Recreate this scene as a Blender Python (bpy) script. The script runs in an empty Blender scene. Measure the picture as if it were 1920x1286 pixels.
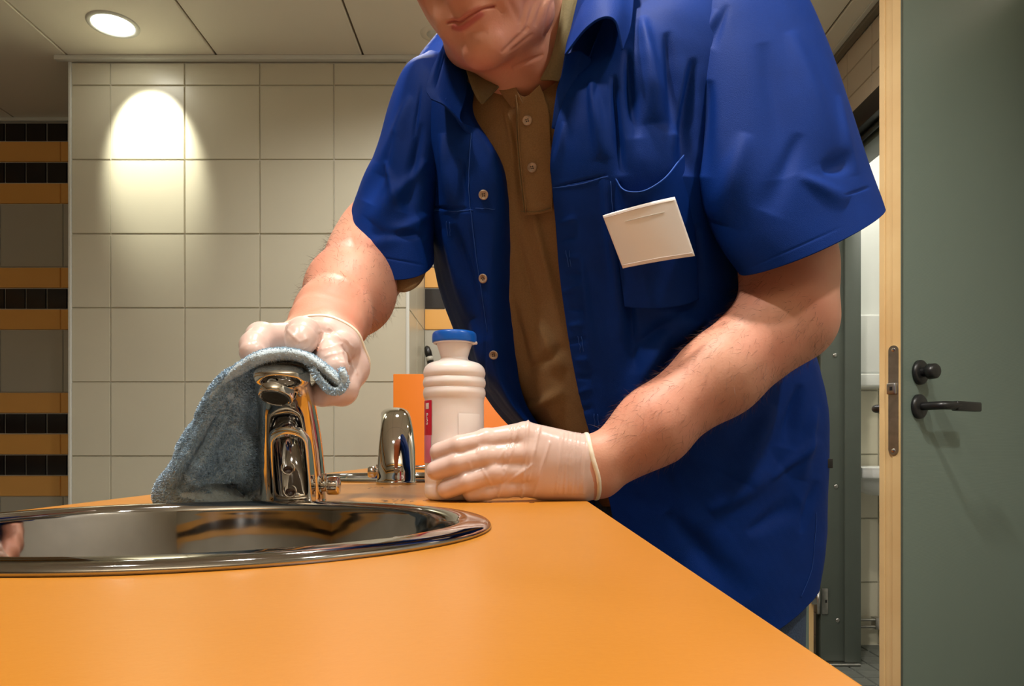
import bpy, bmesh, math, random
import numpy as np
from mathutils import Vector, Matrix

C = bpy.context.scene.collection
random.seed(7)
rng = np.random.default_rng(7)
# ------------------------------------------------------------------ camera, world, exposure
CAMZ = 0.904; F = 1390.0; CX = 960.0; HY = 845.0
cam_d = bpy.data.cameras.new('camera'); cam = bpy.data.objects.new('camera', cam_d); C.objects.link(cam)
cam.location = (0, 0, CAMZ); cam.rotation_euler = (math.pi/2, 0, 0)
cam_d.sensor_width = 36; cam_d.lens = 36*F/1920; cam_d.shift_y = (HY-643)/1920; cam_d.clip_start = 0.01
bpy.context.scene.camera = cam
sc = bpy.context.scene
sc.view_settings.view_transform = 'Standard'; sc.view_settings.look = 'None'
sc.view_settings.gamma = 1; sc.view_settings.use_curve_mapping = False
sc.view_settings.exposure = 0.12
w = bpy.data.worlds.new('world'); sc.world = w; w.use_nodes = True
w.node_tree.nodes['Background'].inputs[0].default_value = (1, .93, .84, 1)
w.node_tree.nodes['Background'].inputs[1].default_value = 0.15
CEIL = 2.494; TOP = 0.85
LIGHTS = [  # x, y, power, spot angle, tilt target, radius
    (-1.488, 2.766, 40, 55, (-1.46, 3.0, 2.17), .02, (1, .97, .80)),
    (-0.58, 0.30, 46, 160, None, .045, (1, .955, .89)),
    (0.98, 0.10, 44, 160, None, .045, (1, .955, .89)),
    (-0.02, 0.60, 92, 160, None, .045, (1, .94, .86)),
    (-0.40, 2.20, 40, 160, None, .045, (1, .96, .90)),  # unseen lamp added to brighten the pillar tiles evenly
    (0.12, 2.92, 26, 160, None, .045, (1, .96, .90)),
    (0.85, 2.05, 40, 160, None, .045, (1, .88, .76)),
]
for (x, y, pw, ang, tgt, rad, col) in LIGHTS:
    ld = bpy.data.lights.new('lamp', 'SPOT'); ld.energy = pw; ld.spot_size = math.radians(ang); ld.spot_blend = .75 if tgt is None else .55
    ld.shadow_soft_size = rad; ld.color = col
    lo = bpy.data.objects.new('lamp', ld); C.objects.link(lo); lo.location = (x, y, CEIL-.03)
    if tgt is not None:
        lo.rotation_euler = (Vector(tgt)-lo.location).to_track_quat('-Z', 'Y').to_euler()
ld = bpy.data.lights.new('lamp', 'POINT'); ld.energy = 9; ld.shadow_soft_size = .06; ld.color = (1, .97, .90)
lo = bpy.data.objects.new('lamp', ld); C.objects.link(lo); lo.location = (1.95, 2.75, 2.3)

ld = bpy.data.lights.new('added_uplight', 'AREA'); ld.shape = 'RECTANGLE'; ld.size = 1.4; ld.size_y = .10; ld.energy = 15; ld.color = (1, .92, .80)   # added fill light behind the camera, brightens ceiling and walls
lo = bpy.data.objects.new('added_uplight', ld); C.objects.link(lo); lo.location = (0, -1.50, 2.06); lo.rotation_euler = (math.radians(165), 0, 0)

# ------------------------------------------------------------------ helpers
def P(px, py, D):
    return np.array([(px-CX)*D/F, D, CAMZ+(HY-py)*D/F])
def lin(r, g, b):
    f = lambda c: (c/255/12.92 if c/255 <= .04045 else ((c/255+.055)/1.055)**2.4)
    return (f(r), f(g), f(b), 1)

def mat(name, col, rough=.5, metal=0, spec=.5, noise=0, nscale=20, bump=0, bscale=200, sub=0, subr=(1, .35, .2),
        coat=0, sheen=0, wave=None, var=None, trans=0, alpha=1, emit=0, rvar=0):
    m = bpy.data.materials.new(name); m.use_nodes = True
    nt = m.node_tree; b = nt.nodes['Principled BSDF']; I = b.inputs
    I['Base Color'].default_value = col; I['Roughness'].default_value = rough; I['Metallic'].default_value = metal
    I['Specular IOR Level'].default_value = spec
    if coat: I['Coat Weight'].default_value = coat; I['Coat Roughness'].default_value = .12
    if sheen: I['Sheen Weight'].default_value = sheen; I['Sheen Roughness'].default_value = .5
    if sub:
        I['Subsurface Weight'].default_value = sub; I['Subsurface Radius'].default_value = subr; I['Subsurface Scale'].default_value = .006
    if trans: I['Transmission Weight'].default_value = trans
    if alpha < 1: I['Alpha'].default_value = alpha
    if emit: I['Emission Color'].default_value = col; I['Emission Strength'].default_value = emit
    tc = nt.nodes.new('ShaderNodeTexCoord')
    if noise:
        n = nt.nodes.new('ShaderNodeTexNoise'); n.inputs['Scale'].default_value = nscale; n.inputs['Detail'].default_value = 5
        nt.links.new(tc.outputs['Object'], n.inputs['Vector'])
        mx = nt.nodes.new('ShaderNodeMix'); mx.data_type = 'RGBA'
        c2 = var or tuple(c*(1-noise) for c in col[:3])+(1,)
        mx.inputs[6].default_value = col; mx.inputs[7].default_value = c2
        cr = nt.nodes.new('ShaderNodeMapRange'); cr.inputs[1].default_value = .35; cr.inputs[2].default_value = .7
        nt.links.new(n.outputs['Fac'], cr.inputs[0]); nt.links.new(cr.outputs[0], mx.inputs[0])
        nt.links.new(mx.outputs[2], I['Base Color'])
        m['mix'] = 1
        if rvar:
            r2 = nt.nodes.new('ShaderNodeMapRange'); r2.inputs[1].default_value = .3; r2.inputs[2].default_value = .75
            r2.inputs[3].default_value = rough; r2.inputs[4].default_value = rough+rvar
            nt.links.new(n.outputs['Fac'], r2.inputs[0]); nt.links.new(r2.outputs[0], I['Roughness'])
    if bump or wave:
        bp = nt.nodes.new('ShaderNodeBump'); bp.inputs['Strength'].default_value = bump or .3; bp.inputs['Distance'].default_value = .001
        if wave:
            wv = nt.nodes.new('ShaderNodeTexWave'); wv.inputs['Scale'].default_value = wave[0]; wv.inputs['Distortion'].default_value = wave[1]
            wv.bands_direction = wave[2] if len(wave) > 2 else 'X'
            nt.links.new(tc.outputs['Object'], wv.inputs['Vector']); nt.links.new(wv.outputs['Fac'], bp.inputs['Height'])
        else:
            n2 = nt.nodes.new('ShaderNodeTexNoise'); n2.inputs['Scale'].default_value = bscale; n2.inputs['Detail'].default_value = 3
            nt.links.new(tc.outputs['Object'], n2.inputs['Vector']); nt.links.new(n2.outputs['Fac'], bp.inputs['Height'])
        nt.links.new(bp.outputs[0], I['Normal'])
    return m

M = {}
M['orange'] = mat('orange_laminate', lin(186, 120, 34), .28, noise=.06, nscale=3, bump=.05, bscale=350, rvar=.12)
M['orange_panel'] = mat('orange_panel', lin(240, 130, 28), .45)
M['orange_edge'] = mat('orange_edge', lin(214, 120, 60), .5)
M['steel'] = mat('stainless', (.44, .42, .40, 1), .03, 1, noise=.15, nscale=30, rvar=.07, bump=.6, bscale=9)
M['chrome'] = mat('chrome', (.74, .72, .69, 1), .035, 1)
M['dark'] = mat('black_plastic', (.012, .012, .012, 1), .35)
M['lens'] = mat('sensor_lens', (.03, .012, .008, 1), .08, coat=1)
M['tile'] = mat('tile_beige', lin(206, 201, 180), .30, noise=.04, nscale=4, bump=.04, bscale=8)
M['grout'] = mat('grout', lin(214, 210, 196), .8, bump=.3, bscale=300)
M['tile_grey'] = mat('tile_grey', lin(186, 182, 168), .32, noise=.05, nscale=3)
M['tile_orange'] = mat('tile_orange', lin(240, 180, 96), .3, noise=.06, nscale=4)
M['tile_black'] = mat('tile_black', lin(30, 26, 26), .2)
M['tile_warm_lit'] = mat('tile_warm_lit', lin(206, 192, 172), .35)  # beige tile with the pinkish tint of warm light in its colour
M['ceiling'] = mat('ceiling_panel', lin(236, 231, 216), .7, bump=.05, bscale=60)
M['white'] = mat('white_enamel', lin(232, 235, 232), .25)
M['trim'] = mat('trim_white', lin(214, 216, 208), .4)
M['trim_dark'] = mat('trim_grey', lin(120, 112, 98), .5)
M['door'] = mat('door_laminate', lin(118, 134, 124), .42, noise=.05, nscale=2, wave=(160, 1.5, 'Z'), bump=.12)
M['wood'] = mat('birch_edge', lin(226, 196, 142), .5, noise=.25, nscale=3, var=lin(203, 164, 108), bump=.06, bscale=90)
M['frame_green'] = mat('frame_green', lin(84, 92, 84), .45, noise=.06, nscale=8)
M['floor_tile'] = mat('floor_tile', lin(104, 108, 102), .5, noise=.2, nscale=20)
M['floor_grout'] = mat('floor_grout', lin(176, 176, 168), .8)
M['plate'] = mat('lock_steel', (.50, .48, .45, 1), .3, 1, noise=.2, nscale=60)
M['shirt'] = mat('blue_workwear', lin(2, 45, 122), .62, spec=.12, noise=.12, nscale=25, bump=.35, bscale=1400)
M['shirt_in'] = mat('blue_stitching', lin(34, 82, 170), .8)
M['polo'] = mat('brown_polo', lin(150, 120, 84), .9, spec=.1, noise=.18, nscale=700, bump=.6, bscale=1600)
M['polo_collar'] = mat('olive_polo_collar', lin(136, 124, 92), .95, spec=.1, noise=.15, nscale=500, wave=(700, 2, 'Z'), bump=.5)
M['button'] = mat('button_shell', lin(190, 165, 140), .25, noise=.5, nscale=160, coat=.5)
M['jeans'] = mat('denim', lin(66, 84, 112), .9, noise=.45, nscale=500, bump=.6, bscale=900)
M['badge'] = mat('badge_white', lin(250, 244, 240), .22, coat=.3)
M['bottle'] = mat('milky_plastic', lin(244, 232, 226), .28, sub=.6, subr=(1, .8, .7), spec=.5)
M['cap'] = mat('blue_cap', lin(18, 100, 205), .3, sub=.1)
M['label'] = mat('red_label', lin(205, 22, 60), .35)
M['label_pink'] = mat('pink_label', lin(214, 110, 140), .35)
M['sticker'] = mat('clear_sticker', lin(238, 228, 222), .15)
M['terry'] = mat('blue_terry', lin(196, 212, 220), .95, spec=.1, noise=.25, nscale=300, bump=1, bscale=700, sheen=.4)
M['pile'] = mat('blue_pile', lin(190, 216, 236), .9, spec=.1, noise=.35, nscale=250)
M['shoe'] = mat('shoe_leather', (.02, .02, .02, 1), .4)
M['hair'] = mat('hair', lin(120, 98, 74), .6)
M['armhair'] = mat('arm_hair', lin(84, 50, 32), .5)
M['drop'] = mat('water', (1, 1, 1, 1), .02, trans=1)
M['smudge'] = mat('counter_mark', lin(92, 52, 26), .3)
M['eye'] = mat('eye_white', lin(235, 230, 225), .2); M['iris'] = mat('iris', lin(60, 80, 100), .2)

def skin_mat():
    m = mat('skin', lin(208, 152, 126), .5, spec=.35, noise=.2, nscale=16, var=lin(204, 134, 110), sub=.12, bump=.22, bscale=420)
    nt = m.node_tree; b = nt.nodes['Principled BSDF']
    at = nt.nodes.new('ShaderNodeAttribute'); at.attribute_name = 'lip'
    mx = nt.nodes.new('ShaderNodeMix'); mx.data_type = 'RGBA'; mx.inputs[7].default_value = lin(176, 76, 74)
    src = b.inputs['Base Color'].links[0].from_socket
    nt.links.new(src, mx.inputs[6]); nt.links.new(at.outputs['Fac'], mx.inputs[0]); nt.links.new(mx.outputs[2], b.inputs['Base Color'])
    return m
M['skin'] = skin_mat()
def glove_mat():
    m = mat('glove_vinyl', lin(245, 226, 216), .26, spec=.6, bump=.35, bscale=90)
    b = m.node_tree.nodes['Principled BSDF']; b.inputs['Alpha'].default_value = .55
    return m
M['glove'] = glove_mat()
M['glove_cuff'] = mat('glove_cuff', lin(238, 224, 200), .35, spec=.5)
M['glow'] = mat('lamp_glow', (1, .98, .86, 1), .5, emit=14)

def link(name, verts, faces, m, parent=None, smooth=True):
    me = bpy.data.meshes.new(name); me.from_pydata([tuple(map(float, v)) for v in verts], [], [tuple(map(int, f)) for f in faces]); me.update()
    if smooth: me.shade_smooth()
    me.materials.append(m)
    o = bpy.data.objects.new(name, me); C.objects.link(o)
    if parent: place(o, parent)
    return o
def place(o, parent):
    o.parent = parent; o.matrix_parent_inverse = world(parent).inverted()
def world(o):
    mm = Matrix.LocRotScale(o.location, o.rotation_euler, o.scale)
    if o.parent: return world(o.parent) @ o.matrix_parent_inverse @ mm
    return mm
def fast(name, V, Q, m, parent=None):   # numpy quads
    me = bpy.data.meshes.new(name); n = len(V); k = Q.shape[1]; f = len(Q)
    me.vertices.add(n); me.vertices.foreach_set('co', np.asarray(V, np.float32).ravel())
    me.loops.add(f*k); me.loops.foreach_set('vertex_index', Q.astype(np.int32).ravel())
    me.polygons.add(f); me.polygons.foreach_set('loop_start', np.arange(0, f*k, k, dtype=np.int32))
    me.polygons.foreach_set('use_smooth', np.ones(f, bool)); me.update(calc_edges=True); me.validate()
    me.materials.append(m)
    o = bpy.data.objects.new(name, me); C.objects.link(o)
    if parent: place(o, parent)
    return o
def empty(name, loc, label=None, cat=None, group=None, kind=None, rz=0):
    o = bpy.data.objects.new(name, None); C.objects.link(o); o.location = loc; o.rotation_euler = (0, 0, rz); o.empty_display_size = .05
    tag(o, label, cat, group, kind); return o
def tag(o, label=None, cat=None, group=None, kind=None):
    if label: o['label'] = label
    if cat: o['category'] = cat
    if group: o['group'] = group
    if kind: o['kind'] = kind
    return o
def box(name, x0, x1, y0, y1, z0, z1, m, parent=None, bev=0, seg=2, rot=None):
    bm = bmesh.new(); bmesh.ops.create_cube(bm, size=1)
    c = Vector(((x0+x1)/2, (y0+y1)/2, (z0+z1)/2))
    bmesh.ops.scale(bm, vec=(x1-x0, y1-y0, z1-z0), verts=bm.verts)
    if bev: bmesh.ops.bevel(bm, geom=bm.edges[:], offset=bev, segments=seg, affect='EDGES', profile=.5)
    if rot: bmesh.ops.transform(bm, matrix=rot, verts=bm.verts)
    bmesh.ops.translate(bm, vec=c, verts=bm.verts)
    me = bpy.data.meshes.new(name); bm.to_mesh(me); bm.free(); me.materials.append(m)
    if bev and seg > 1:
        me.shade_smooth(); me.set_sharp_from_angle(angle=math.radians(40))
    o = bpy.data.objects.new(name, me); C.objects.link(o)
    if parent: place(o, parent)
    return o
def lathe(name, prof, m, parent=None, c=(0, 0, 0), n=64, axis=(0, 0, 1), a0=0, a1=2*math.pi, sy=1.0):
    full = abs(a1-a0-2*math.pi) < 1e-6
    k = n if full else n+1
    q = Vector((0, 0, 1)).rotation_difference(Vector(axis).normalized()).to_matrix()
    V = []
    for (r, z) in prof:
        for i in range(k):
            a = a0+(a1-a0)*i/n
            V.append(q @ Vector((r*math.cos(a), r*math.sin(a)*sy, z)) + Vector(c))
    Fc = []
    for j in range(len(prof)-1):
        for i in range(n):
            i2 = (i+1) % k
            Fc.append((j*k+i, j*k+i2, (j+1)*k+i2, (j+1)*k+i))
    o = link(name, V, Fc, m, parent); 
    bm = bmesh.new(); bm.from_mesh(o.data); bmesh.ops.remove_doubles(bm, verts=bm.verts, dist=1e-6); bm.to_mesh(o.data); bm.free()
    return o
def smooth_prof(pts, n=6):
    pts = np.array(pts, float); return crom(pts, (len(pts)-1)*n+1)
def crom(pts, n, closed=False):
    """Catmull-Rom through control points pts (k,d) -> n samples"""
    pts = np.asarray(pts, float); k = len(pts)
    t = np.linspace(0, k if closed else k-1, n, endpoint=not closed)
    i = np.floor(t).astype(int)
    if not closed: i = np.minimum(i, k-2)
    f = (t-i).reshape((-1,)+(1,)*(pts.ndim-1))
    if closed: g = lambda j: pts[j % k]
    else:
        ext = np.concatenate([[2*pts[0]-pts[1]], pts, [2*pts[-1]-pts[-2]]]); g = lambda j: ext[j+1]
    p0, p1, p2, p3 = g(i-1), g(i), g(i+1), g(i+2)
    return .5*((2*p1)+(-p0+p2)*f+(2*p0-5*p1+4*p2-p3)*f**2+(-p0+3*p1-3*p2+p3)*f**3)
def surf(rows, nu, nv, closed=False):
    A = np.array(rows, float)                       # (rv, ru, 3)
    A = crom(A, nv)                                 # along v
    B = np.stack([crom(A[j], nu, closed) for j in range(nv)])
    return B
def gridq(nv, nu, closed=False):
    a = np.arange(nv*nu).reshape(nv, nu)
    b = np.concatenate([a, a[:, :1]], 1) if closed else a
    return np.stack([b[:-1, :-1], b[:-1, 1:], b[1:, 1:], b[1:, :-1]], -1).reshape(-1, 4)
def grid_obj(name, G, m, parent=None, closed=False, thick=0, flip=False):
    nv, nu = G.shape[:2]; Q = gridq(nv, nu, closed)
    if flip: Q = Q[:, ::-1]
    o = fast(name, G.reshape(-1, 3), Q, m, parent)
    if thick:
        md = o.modifiers.new('thickness', 'SOLIDIFY'); md.thickness = thick; md.offset = 0
    return o
def proj(G):
    return CX+F*G[..., 0]/G[..., 1], HY-F*(G[..., 2]-CAMZ)/G[..., 1]
def rows3(rows): return [[P(*p) for p in r] for r in rows]
def seg_d(px, py, x1, y1, x2, y2):
    dx, dy = x2-x1, y2-y1; L = dx*dx+dy*dy
    t = np.clip(((px-x1)*dx+(py-y1)*dy)/L, 0, 1)
    return np.hypot(px-x1-t*dx, py-y1-t*dy), t
def creases(G, lines, mask=None):
    """push cloth towards its outside along short fold lines; lines: x1,y1,x2,y2,width,amp(m)"""
    px, py = proj(G); d = np.zeros(px.shape)
    for (x1, y1, x2, y2, w_, a) in lines:
        s, t = seg_d(px, py, x1, y1, x2, y2)
        d += a*np.exp(-(s/(w_*(.55+.9*t)))**2)*(4*np.clip(t,.0,1)*(1-t))**.8*(1.15 if w_>3 else 1)
    if mask is not None: d = d*mask
    du = np.gradient(G, axis=1); dv = np.gradient(G, axis=0)
    N = np.cross(du, dv); N /= np.linalg.norm(N, axis=-1, keepdims=True)+1e-9
    s = np.sign(-N[..., 1]); return G+N*(d*s)[..., None]
def wob(G, amp, sc_, seed=0):
    r = np.random.default_rng(seed); d = np.zeros(G.shape[:2])
    for k in range(9):
        v = r.normal(size=3)*sc_*(.5+k*.22); d += np.sin(G @ v + r.uniform(0, 6.28))/(1+.5*k)
    du = np.gradient(G, axis=1); dv = np.gradient(G, axis=0)
    N = np.cross(du, dv); N /= np.linalg.norm(N, axis=-1, keepdims=True)+1e-9
    return G+N*(amp*d/3)[..., None]
def tube(name, pts, r, m, parent=None, n=10, samples=None, sx=1.0):
    pts = np.array(pts, float); k = samples or len(pts)
    path = crom(pts, k) if samples else pts
    rad = np.interp(np.linspace(0, 1, k), np.linspace(0, 1, len(r)), r) if hasattr(r, '__len__') else np.full(k, r)
    T = np.gradient(path, axis=0); T /= np.linalg.norm(T, axis=1, keepdims=True)
    up = np.array([0, 0, 1.]) if abs(T[0, 2]) < .9 else np.array([1., 0, 0])
    V = []
    a = np.cross(T[0], up); a /= np.linalg.norm(a)
    for j in range(k):
        a = a-T[j]*np.dot(a, T[j]); a /= np.linalg.norm(a); b = np.cross(T[j], a)
        for i in range(n):
            th = 2*math.pi*i/n; V.append(path[j]+rad[j]*(a*math.cos(th)*sx+b*math.sin(th)))
    Fc = [(j*n+i, j*n+(i+1) % n, (j+1)*n+(i+1) % n, (j+1)*n+i) for j in range(k-1) for i in range(n)]
    Fc += [tuple(range(n-1, -1, -1)), tuple((k-1)*n+i for i in range(n))]
    return link(name, V, Fc, m, parent)

# ---------- signed distance modelling
class Field:
    def __init__(s, lo, hi, h):
        s.lo = np.array(lo, float); s.h = h
        s.n = np.ceil((np.array(hi)-s.lo)/h).astype(int)+1
        s.f = np.full(s.n, .03, np.float32)
    def _box(s, lo, hi, pad):
        a = np.clip(np.floor((lo-pad-s.lo)/s.h).astype(int), 0, s.n); b = np.clip(np.ceil((hi+pad-s.lo)/s.h).astype(int)+1, 0, s.n)
        sl = tuple(slice(a[i], b[i]) for i in range(3))
        ax = [s.lo[i]+s.h*np.arange(a[i], b[i]) for i in range(3)]
        return sl, np.meshgrid(*ax, indexing='ij', sparse=True)
    def _mix(s, sl, d, k, sub=False):
        a = s.f[sl]
        if sub:
            d = -d; hh = np.maximum(k-np.abs(a-d), 0)/k; s.f[sl] = np.maximum(a, d)+hh*hh*k*.25
        else:
            hh = np.maximum(k-np.abs(a-d), 0)/k; s.f[sl] = np.minimum(a, d)-hh*hh*k*.25
    def cone(s, a, b, ra, rb, k=.01, sub=False):
        a = np.array(a, float); b = np.array(b, float); r = max(ra, rb)
        sl, (X, Y, Z) = s._box(np.minimum(a, b)-r, np.maximum(a, b)+r, .03)
        ab = b-a; L = ab @ ab+1e-12
        t = np.clip(((X-a[0])*ab[0]+(Y-a[1])*ab[1]+(Z-a[2])*ab[2])/L, 0, 1)
        d = np.sqrt((X-a[0]-t*ab[0])**2+(Y-a[1]-t*ab[1])**2+(Z-a[2]-t*ab[2])**2)-(ra+(rb-ra)*t)
        s._mix(sl, d.astype(np.float32), k, sub)
    def chain(s, pts, rs, k=.01):
        for i in range(len(pts)-1): s.cone(pts[i], pts[i+1], rs[i], rs[i+1], k)
    def ell(s, c, r, R=np.eye(3), k=.01, sub=False):
        c = np.array(c, float); r = np.array(r, float); m = r.max()
        sl, (X, Y, Z) = s._box(c-m, c+m, .03)
        x, y, z = X-c[0], Y-c[1], Z-c[2]
        l = [R[0][i]*x+R[1][i]*y+R[2][i]*z for i in range(3)]      # columns of R are local axes
        k0 = np.sqrt(sum((l[i]/r[i])**2 for i in range(3))); k1 = np.sqrt(sum((l[i]/r[i]**2)**2 for i in range(3)))+1e-9
        s._mix(sl, (k0*(k0-1)/k1).astype(np.float32), k, sub)
    def mesh(s, iso=0.0):
        f = s.f-iso; neg = f < 0; n = np.array(f.shape)-1
        tot = np.zeros(n, np.int8)
        for i in (0, 1):
            for j in (0, 1):
                for l in (0, 1): tot += neg[i:i+n[0], j:j+n[1], l:l+n[2]]
        act = (tot > 0) & (tot < 8); idx = np.argwhere(act)
        corner = np.array([(i, j, l) for i in (0, 1) for j in (0, 1) for l in (0, 1)])
        vals = np.stack([f[tuple((idx+c).T)] for c in corner], 1).astype(float)
        acc = np.zeros((len(idx), 3)); cnt = np.zeros(len(idx))
        for a in range(8):
            for b in range(a+1, 8):
                if np.abs(corner[a]-corner[b]).sum() != 1: continue
                va, vb = vals[:, a], vals[:, b]; ch = (va < 0) != (vb < 0)
                t = np.where(ch, va/(va-vb+1e-20), 0)
                acc += ch[:, None]*(corner[a]+t[:, None]*(corner[b]-corner[a])); cnt += ch
        V = s.lo+s.h*(idx+acc/cnt[:, None])
        mp = np.full(n, -1, np.int32); mp[act] = np.arange(len(idx))
        Q = []
        for ax in range(3):
            u, v = (ax+1) % 3, (ax+2) % 3
            sl0 = [slice(1, n[i]) for i in range(3)]; sl0[ax] = slice(0, n[ax])
            sl1 = list(sl0); sl1[ax] = slice(1, n[ax]+1)
            A = neg[tuple(sl0)]; B = neg[tuple(sl1)]; e = np.argwhere(A != B)
            off = np.ones(3, int); off[ax] = 0; e = e+off
            fl = neg[tuple(e.T)]
            du = np.zeros(3, int); du[u] = 1; dv = np.zeros(3, int); dv[v] = 1
            q = np.stack([mp[tuple((e-du-dv).T)], mp[tuple((e-dv).T)], mp[tuple(e.T)], mp[tuple((e-du).T)]], 1)
            q[~fl] = q[~fl][:, ::-1]; Q.append(q)
        return V, np.concatenate(Q)
# ================================================================== ROOM
XL, XR, YB, YF = -2.75, 1.32, 3.55, -1.6      # room extents
XO = 1.46                                      # far side of the right wall
def structure(o): o['kind'] = 'structure'; return o
tile_cache = {}
def tile(parent, m, x0, x1, z0, z1, y, face='y', depth=.007, gap=.0028, u=None):
    """a bevelled wall tile; face 'y': front towards -y at y ; 'x': front towards -x at x=y"""
    w_, h_ = x1-x0-gap, z1-z0-gap
    key = (round(w_, 4), round(h_, 4), m.name, face)
    if key not in tile_cache:
        b = .0022; hw, hh = w_/2, h_/2
        if face == 'z':
            V = [(-hw, -hh, -depth), (hw, -hh, -depth), (hw, hh, -depth), (-hw, hh, -depth), (-hw+b, -hh+b, 0), (hw-b, -hh+b, 0), (hw-b, hh-b, 0), (-hw+b, hh-b, 0)]
            Fc = [(4, 5, 6, 7), (0, 1, 5, 4), (1, 2, 6, 5), (2, 3, 7, 6), (3, 0, 4, 7)]
        else:
            V = [(-hw, depth, -hh), (hw, depth, -hh), (hw, depth, hh), (-hw, depth, hh), (-hw+b, 0, -hh+b), (hw-b, 0, -hh+b), (hw-b, 0, hh-b), (-hw+b, 0, hh-b)]
            Fc = [(4, 5, 6, 7), (0, 1, 5, 4), (1, 2, 6, 5), (2, 3, 7, 6), (3, 0, 4, 7)]
            if face == 'x':   # faces -x
                V = [(v[1], -v[0], v[2]) for v in V]
            if face == 'X':   # faces +x
                V = [(-v[1], v[0], v[2]) for v in V]
        me = bpy.data.meshes.new('tile'); me.from_pydata(V, [], Fc); me.update(); me.materials.append(m); tile_cache[key] = me
    o = bpy.data.objects.new('tile', tile_cache[key]); C.objects.link(o)
    cx, cz = (x0+x1)/2, (z0+z1)/2
    j = rng.normal(0, .0003)
    o.location = (cx, y+j, cz) if face == 'y' else ((y+j, cx, cz) if face in 'xX' else (cx, cz, y))
    place(o, parent); return o

T = .008
floor = structure(box('floor', XL, XR+.75, YF, YB, -.1, -.006, M['floor_grout']))
ceiling = structure(box('ceiling', XL, XR+.75, YF, YB+.1, CEIL+.012, CEIL+.06, M['trim_dark']))
wall_left = structure(box('wall_left', XL-.1, XL, YF, YB, -.1, CEIL+.06, M['tile_grey']))
wall_rear = structure(box('wall_rear', XL-.1, XR+.8, YF-.1, YF, -.1, CEIL+.06, M['tile_grey']))
wall_back = structure(box('wall_back', XL-.1, XR+.0, YB+T-.001, YB+.1, -.1, CEIL+.06, M['grout']))
wall_front_block = structure(box('wall_pillar', -1.79+T, -.42-T, 3.0+T-.001, YB+T, -.1, CEIL+.012, M['grout']))
# ceiling panels
xs = [XL, -2.38, -1.79, -1.19, -.60, .0, .60, 1.2, XR+.75]; ys = [YF, -1.2, 0, 1.2, 2.4, 3.55+T]
LX = [(l[0], l[1]) for l in LIGHTS]
for i in range(len(xs)-1):
    for j in range(len(ys)-1):
        g = .004
        box('ceiling_panel', xs[i]+g, xs[i+1]-g, ys[j]+g, ys[j+1]-g, CEIL, CEIL+.013, M['ceiling'], ceiling, bev=.003, seg=1)
wl_ = empty('added_uplight', (0, -1.6, 2.0), 'added fill light on the rear wall behind the camera', 'light')
box('fill_housing', -.75, .75, -1.595, -1.44, 1.99, 2.04, M['trim'], wl_, bev=.006)  # made-up housing for the added fill light
for (za, zb, mm_) in ((2.18, 2.28, 'tile_black'), (2.28, 2.38, 'tile_orange'), (1.583, 1.683, 'tile_black'), (1.683, 1.783, 'tile_orange'), (1.483, 1.583, 'tile_orange'), (.785, .885, 'tile_black'), (.985, 1.083, 'tile_black'), (.885, .985, 'tile_orange')):
    box('tile_band', XL, XR+.0, YF, YF+.006, za, zb, M[mm_], wall_rear); box('tile_band', XL, XL+.006, YF, YB, za, zb, M[mm_], wall_left)
# floor: real tiles where they show, joined field elsewhere
for i in range(6):
    for j in range(14):
        x0 = 1.21+i*.1; y0 = 2.05+j*.1+.005
        if x0 < 2.0: tile(floor, M['floor_tile'], x0, x0+.1, y0, y0+.1, 0.0, 'z', gap=.006)
bm = bmesh.new()
def fq(x0, x1, y0, y1):
    g = .003; vs = [bm.verts.new(p) for p in ((x0+g, y0+g, 0), (x1-g, y0+g, 0), (x1-g, y1-g, 0), (x0+g, y1-g, 0))]; bm.faces.new(vs)
x = XL
while x < XR-.0:
    y = YF
    while y < YB-.05:
        if not (x > 1.11 and y > 1.99): fq(x, min(x+.1, 1.21) if y > 1.99 else x+.1, y, y+.1)
        y += .1
    x += .1
me = bpy.data.meshes.new('floor_tiles'); bm.to_mesh(me); bm.free(); me.materials.append(M['floor_tile'])
ft = bpy.data.objects.new('floor_tiles', me); C.objects.link(ft); place(ft, floor); ft['kind'] = 'stuff'; ft.location.z -= .0

# pillar tiles, 300 mm
px_ = [-1.79, -1.625, -1.325, -1.021, -.721, -.42]; pz = [0, .282, .582, .882, 1.182, 1.482, 1.782, 2.082, 2.382, CEIL-.02]
for i in range(5):
    for j in range(9):
        tile(wall_front_block, M['tile'], px_[i]+(.006 if i == 0 else 0), px_[i+1]-(.004 if i == 4 else 0), pz[j], pz[j+1], 3.0, 'y')
for j in range(9):
    tile(wall_front_block, M['tile'], 3.006, 3.275, pz[j], pz[j+1], -.42, 'X'); tile(wall_front_block, M['tile'], 3.275, 3.55, pz[j], pz[j+1], -.42, 'X')
    tile(wall_front_block, M['tile'], 3.006, 3.275, pz[j], pz[j+1], -1.79, 'x'); tile(wall_front_block, M['tile'], 3.275, 3.55, pz[j], pz[j+1], -1.79, 'x')
structure(box('trim_1', -1.795, -1.782, 2.996, 3.012, 0, CEIL-.015, M['trim'], bev=.002, seg=1))
structure(box('trim_2', -.429, -.416, 2.996, 3.012, 0, CEIL-.015, M['trim'], bev=.002, seg=1))
structure(box('trim_3', -1.84, -.37, 2.975, 2.999, CEIL-.018, CEIL, M['trim'], bev=.002, seg=1))
structure(box('trim_4', XL, -1.80, YB-.02, YB, CEIL-.018, CEIL, M['trim'], bev=.002, seg=1))
structure(box('trim_5', -.41, XR-.01, YB-.02, YB, CEIL-.018, CEIL, M['trim'], bev=.002, seg=1))
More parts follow.
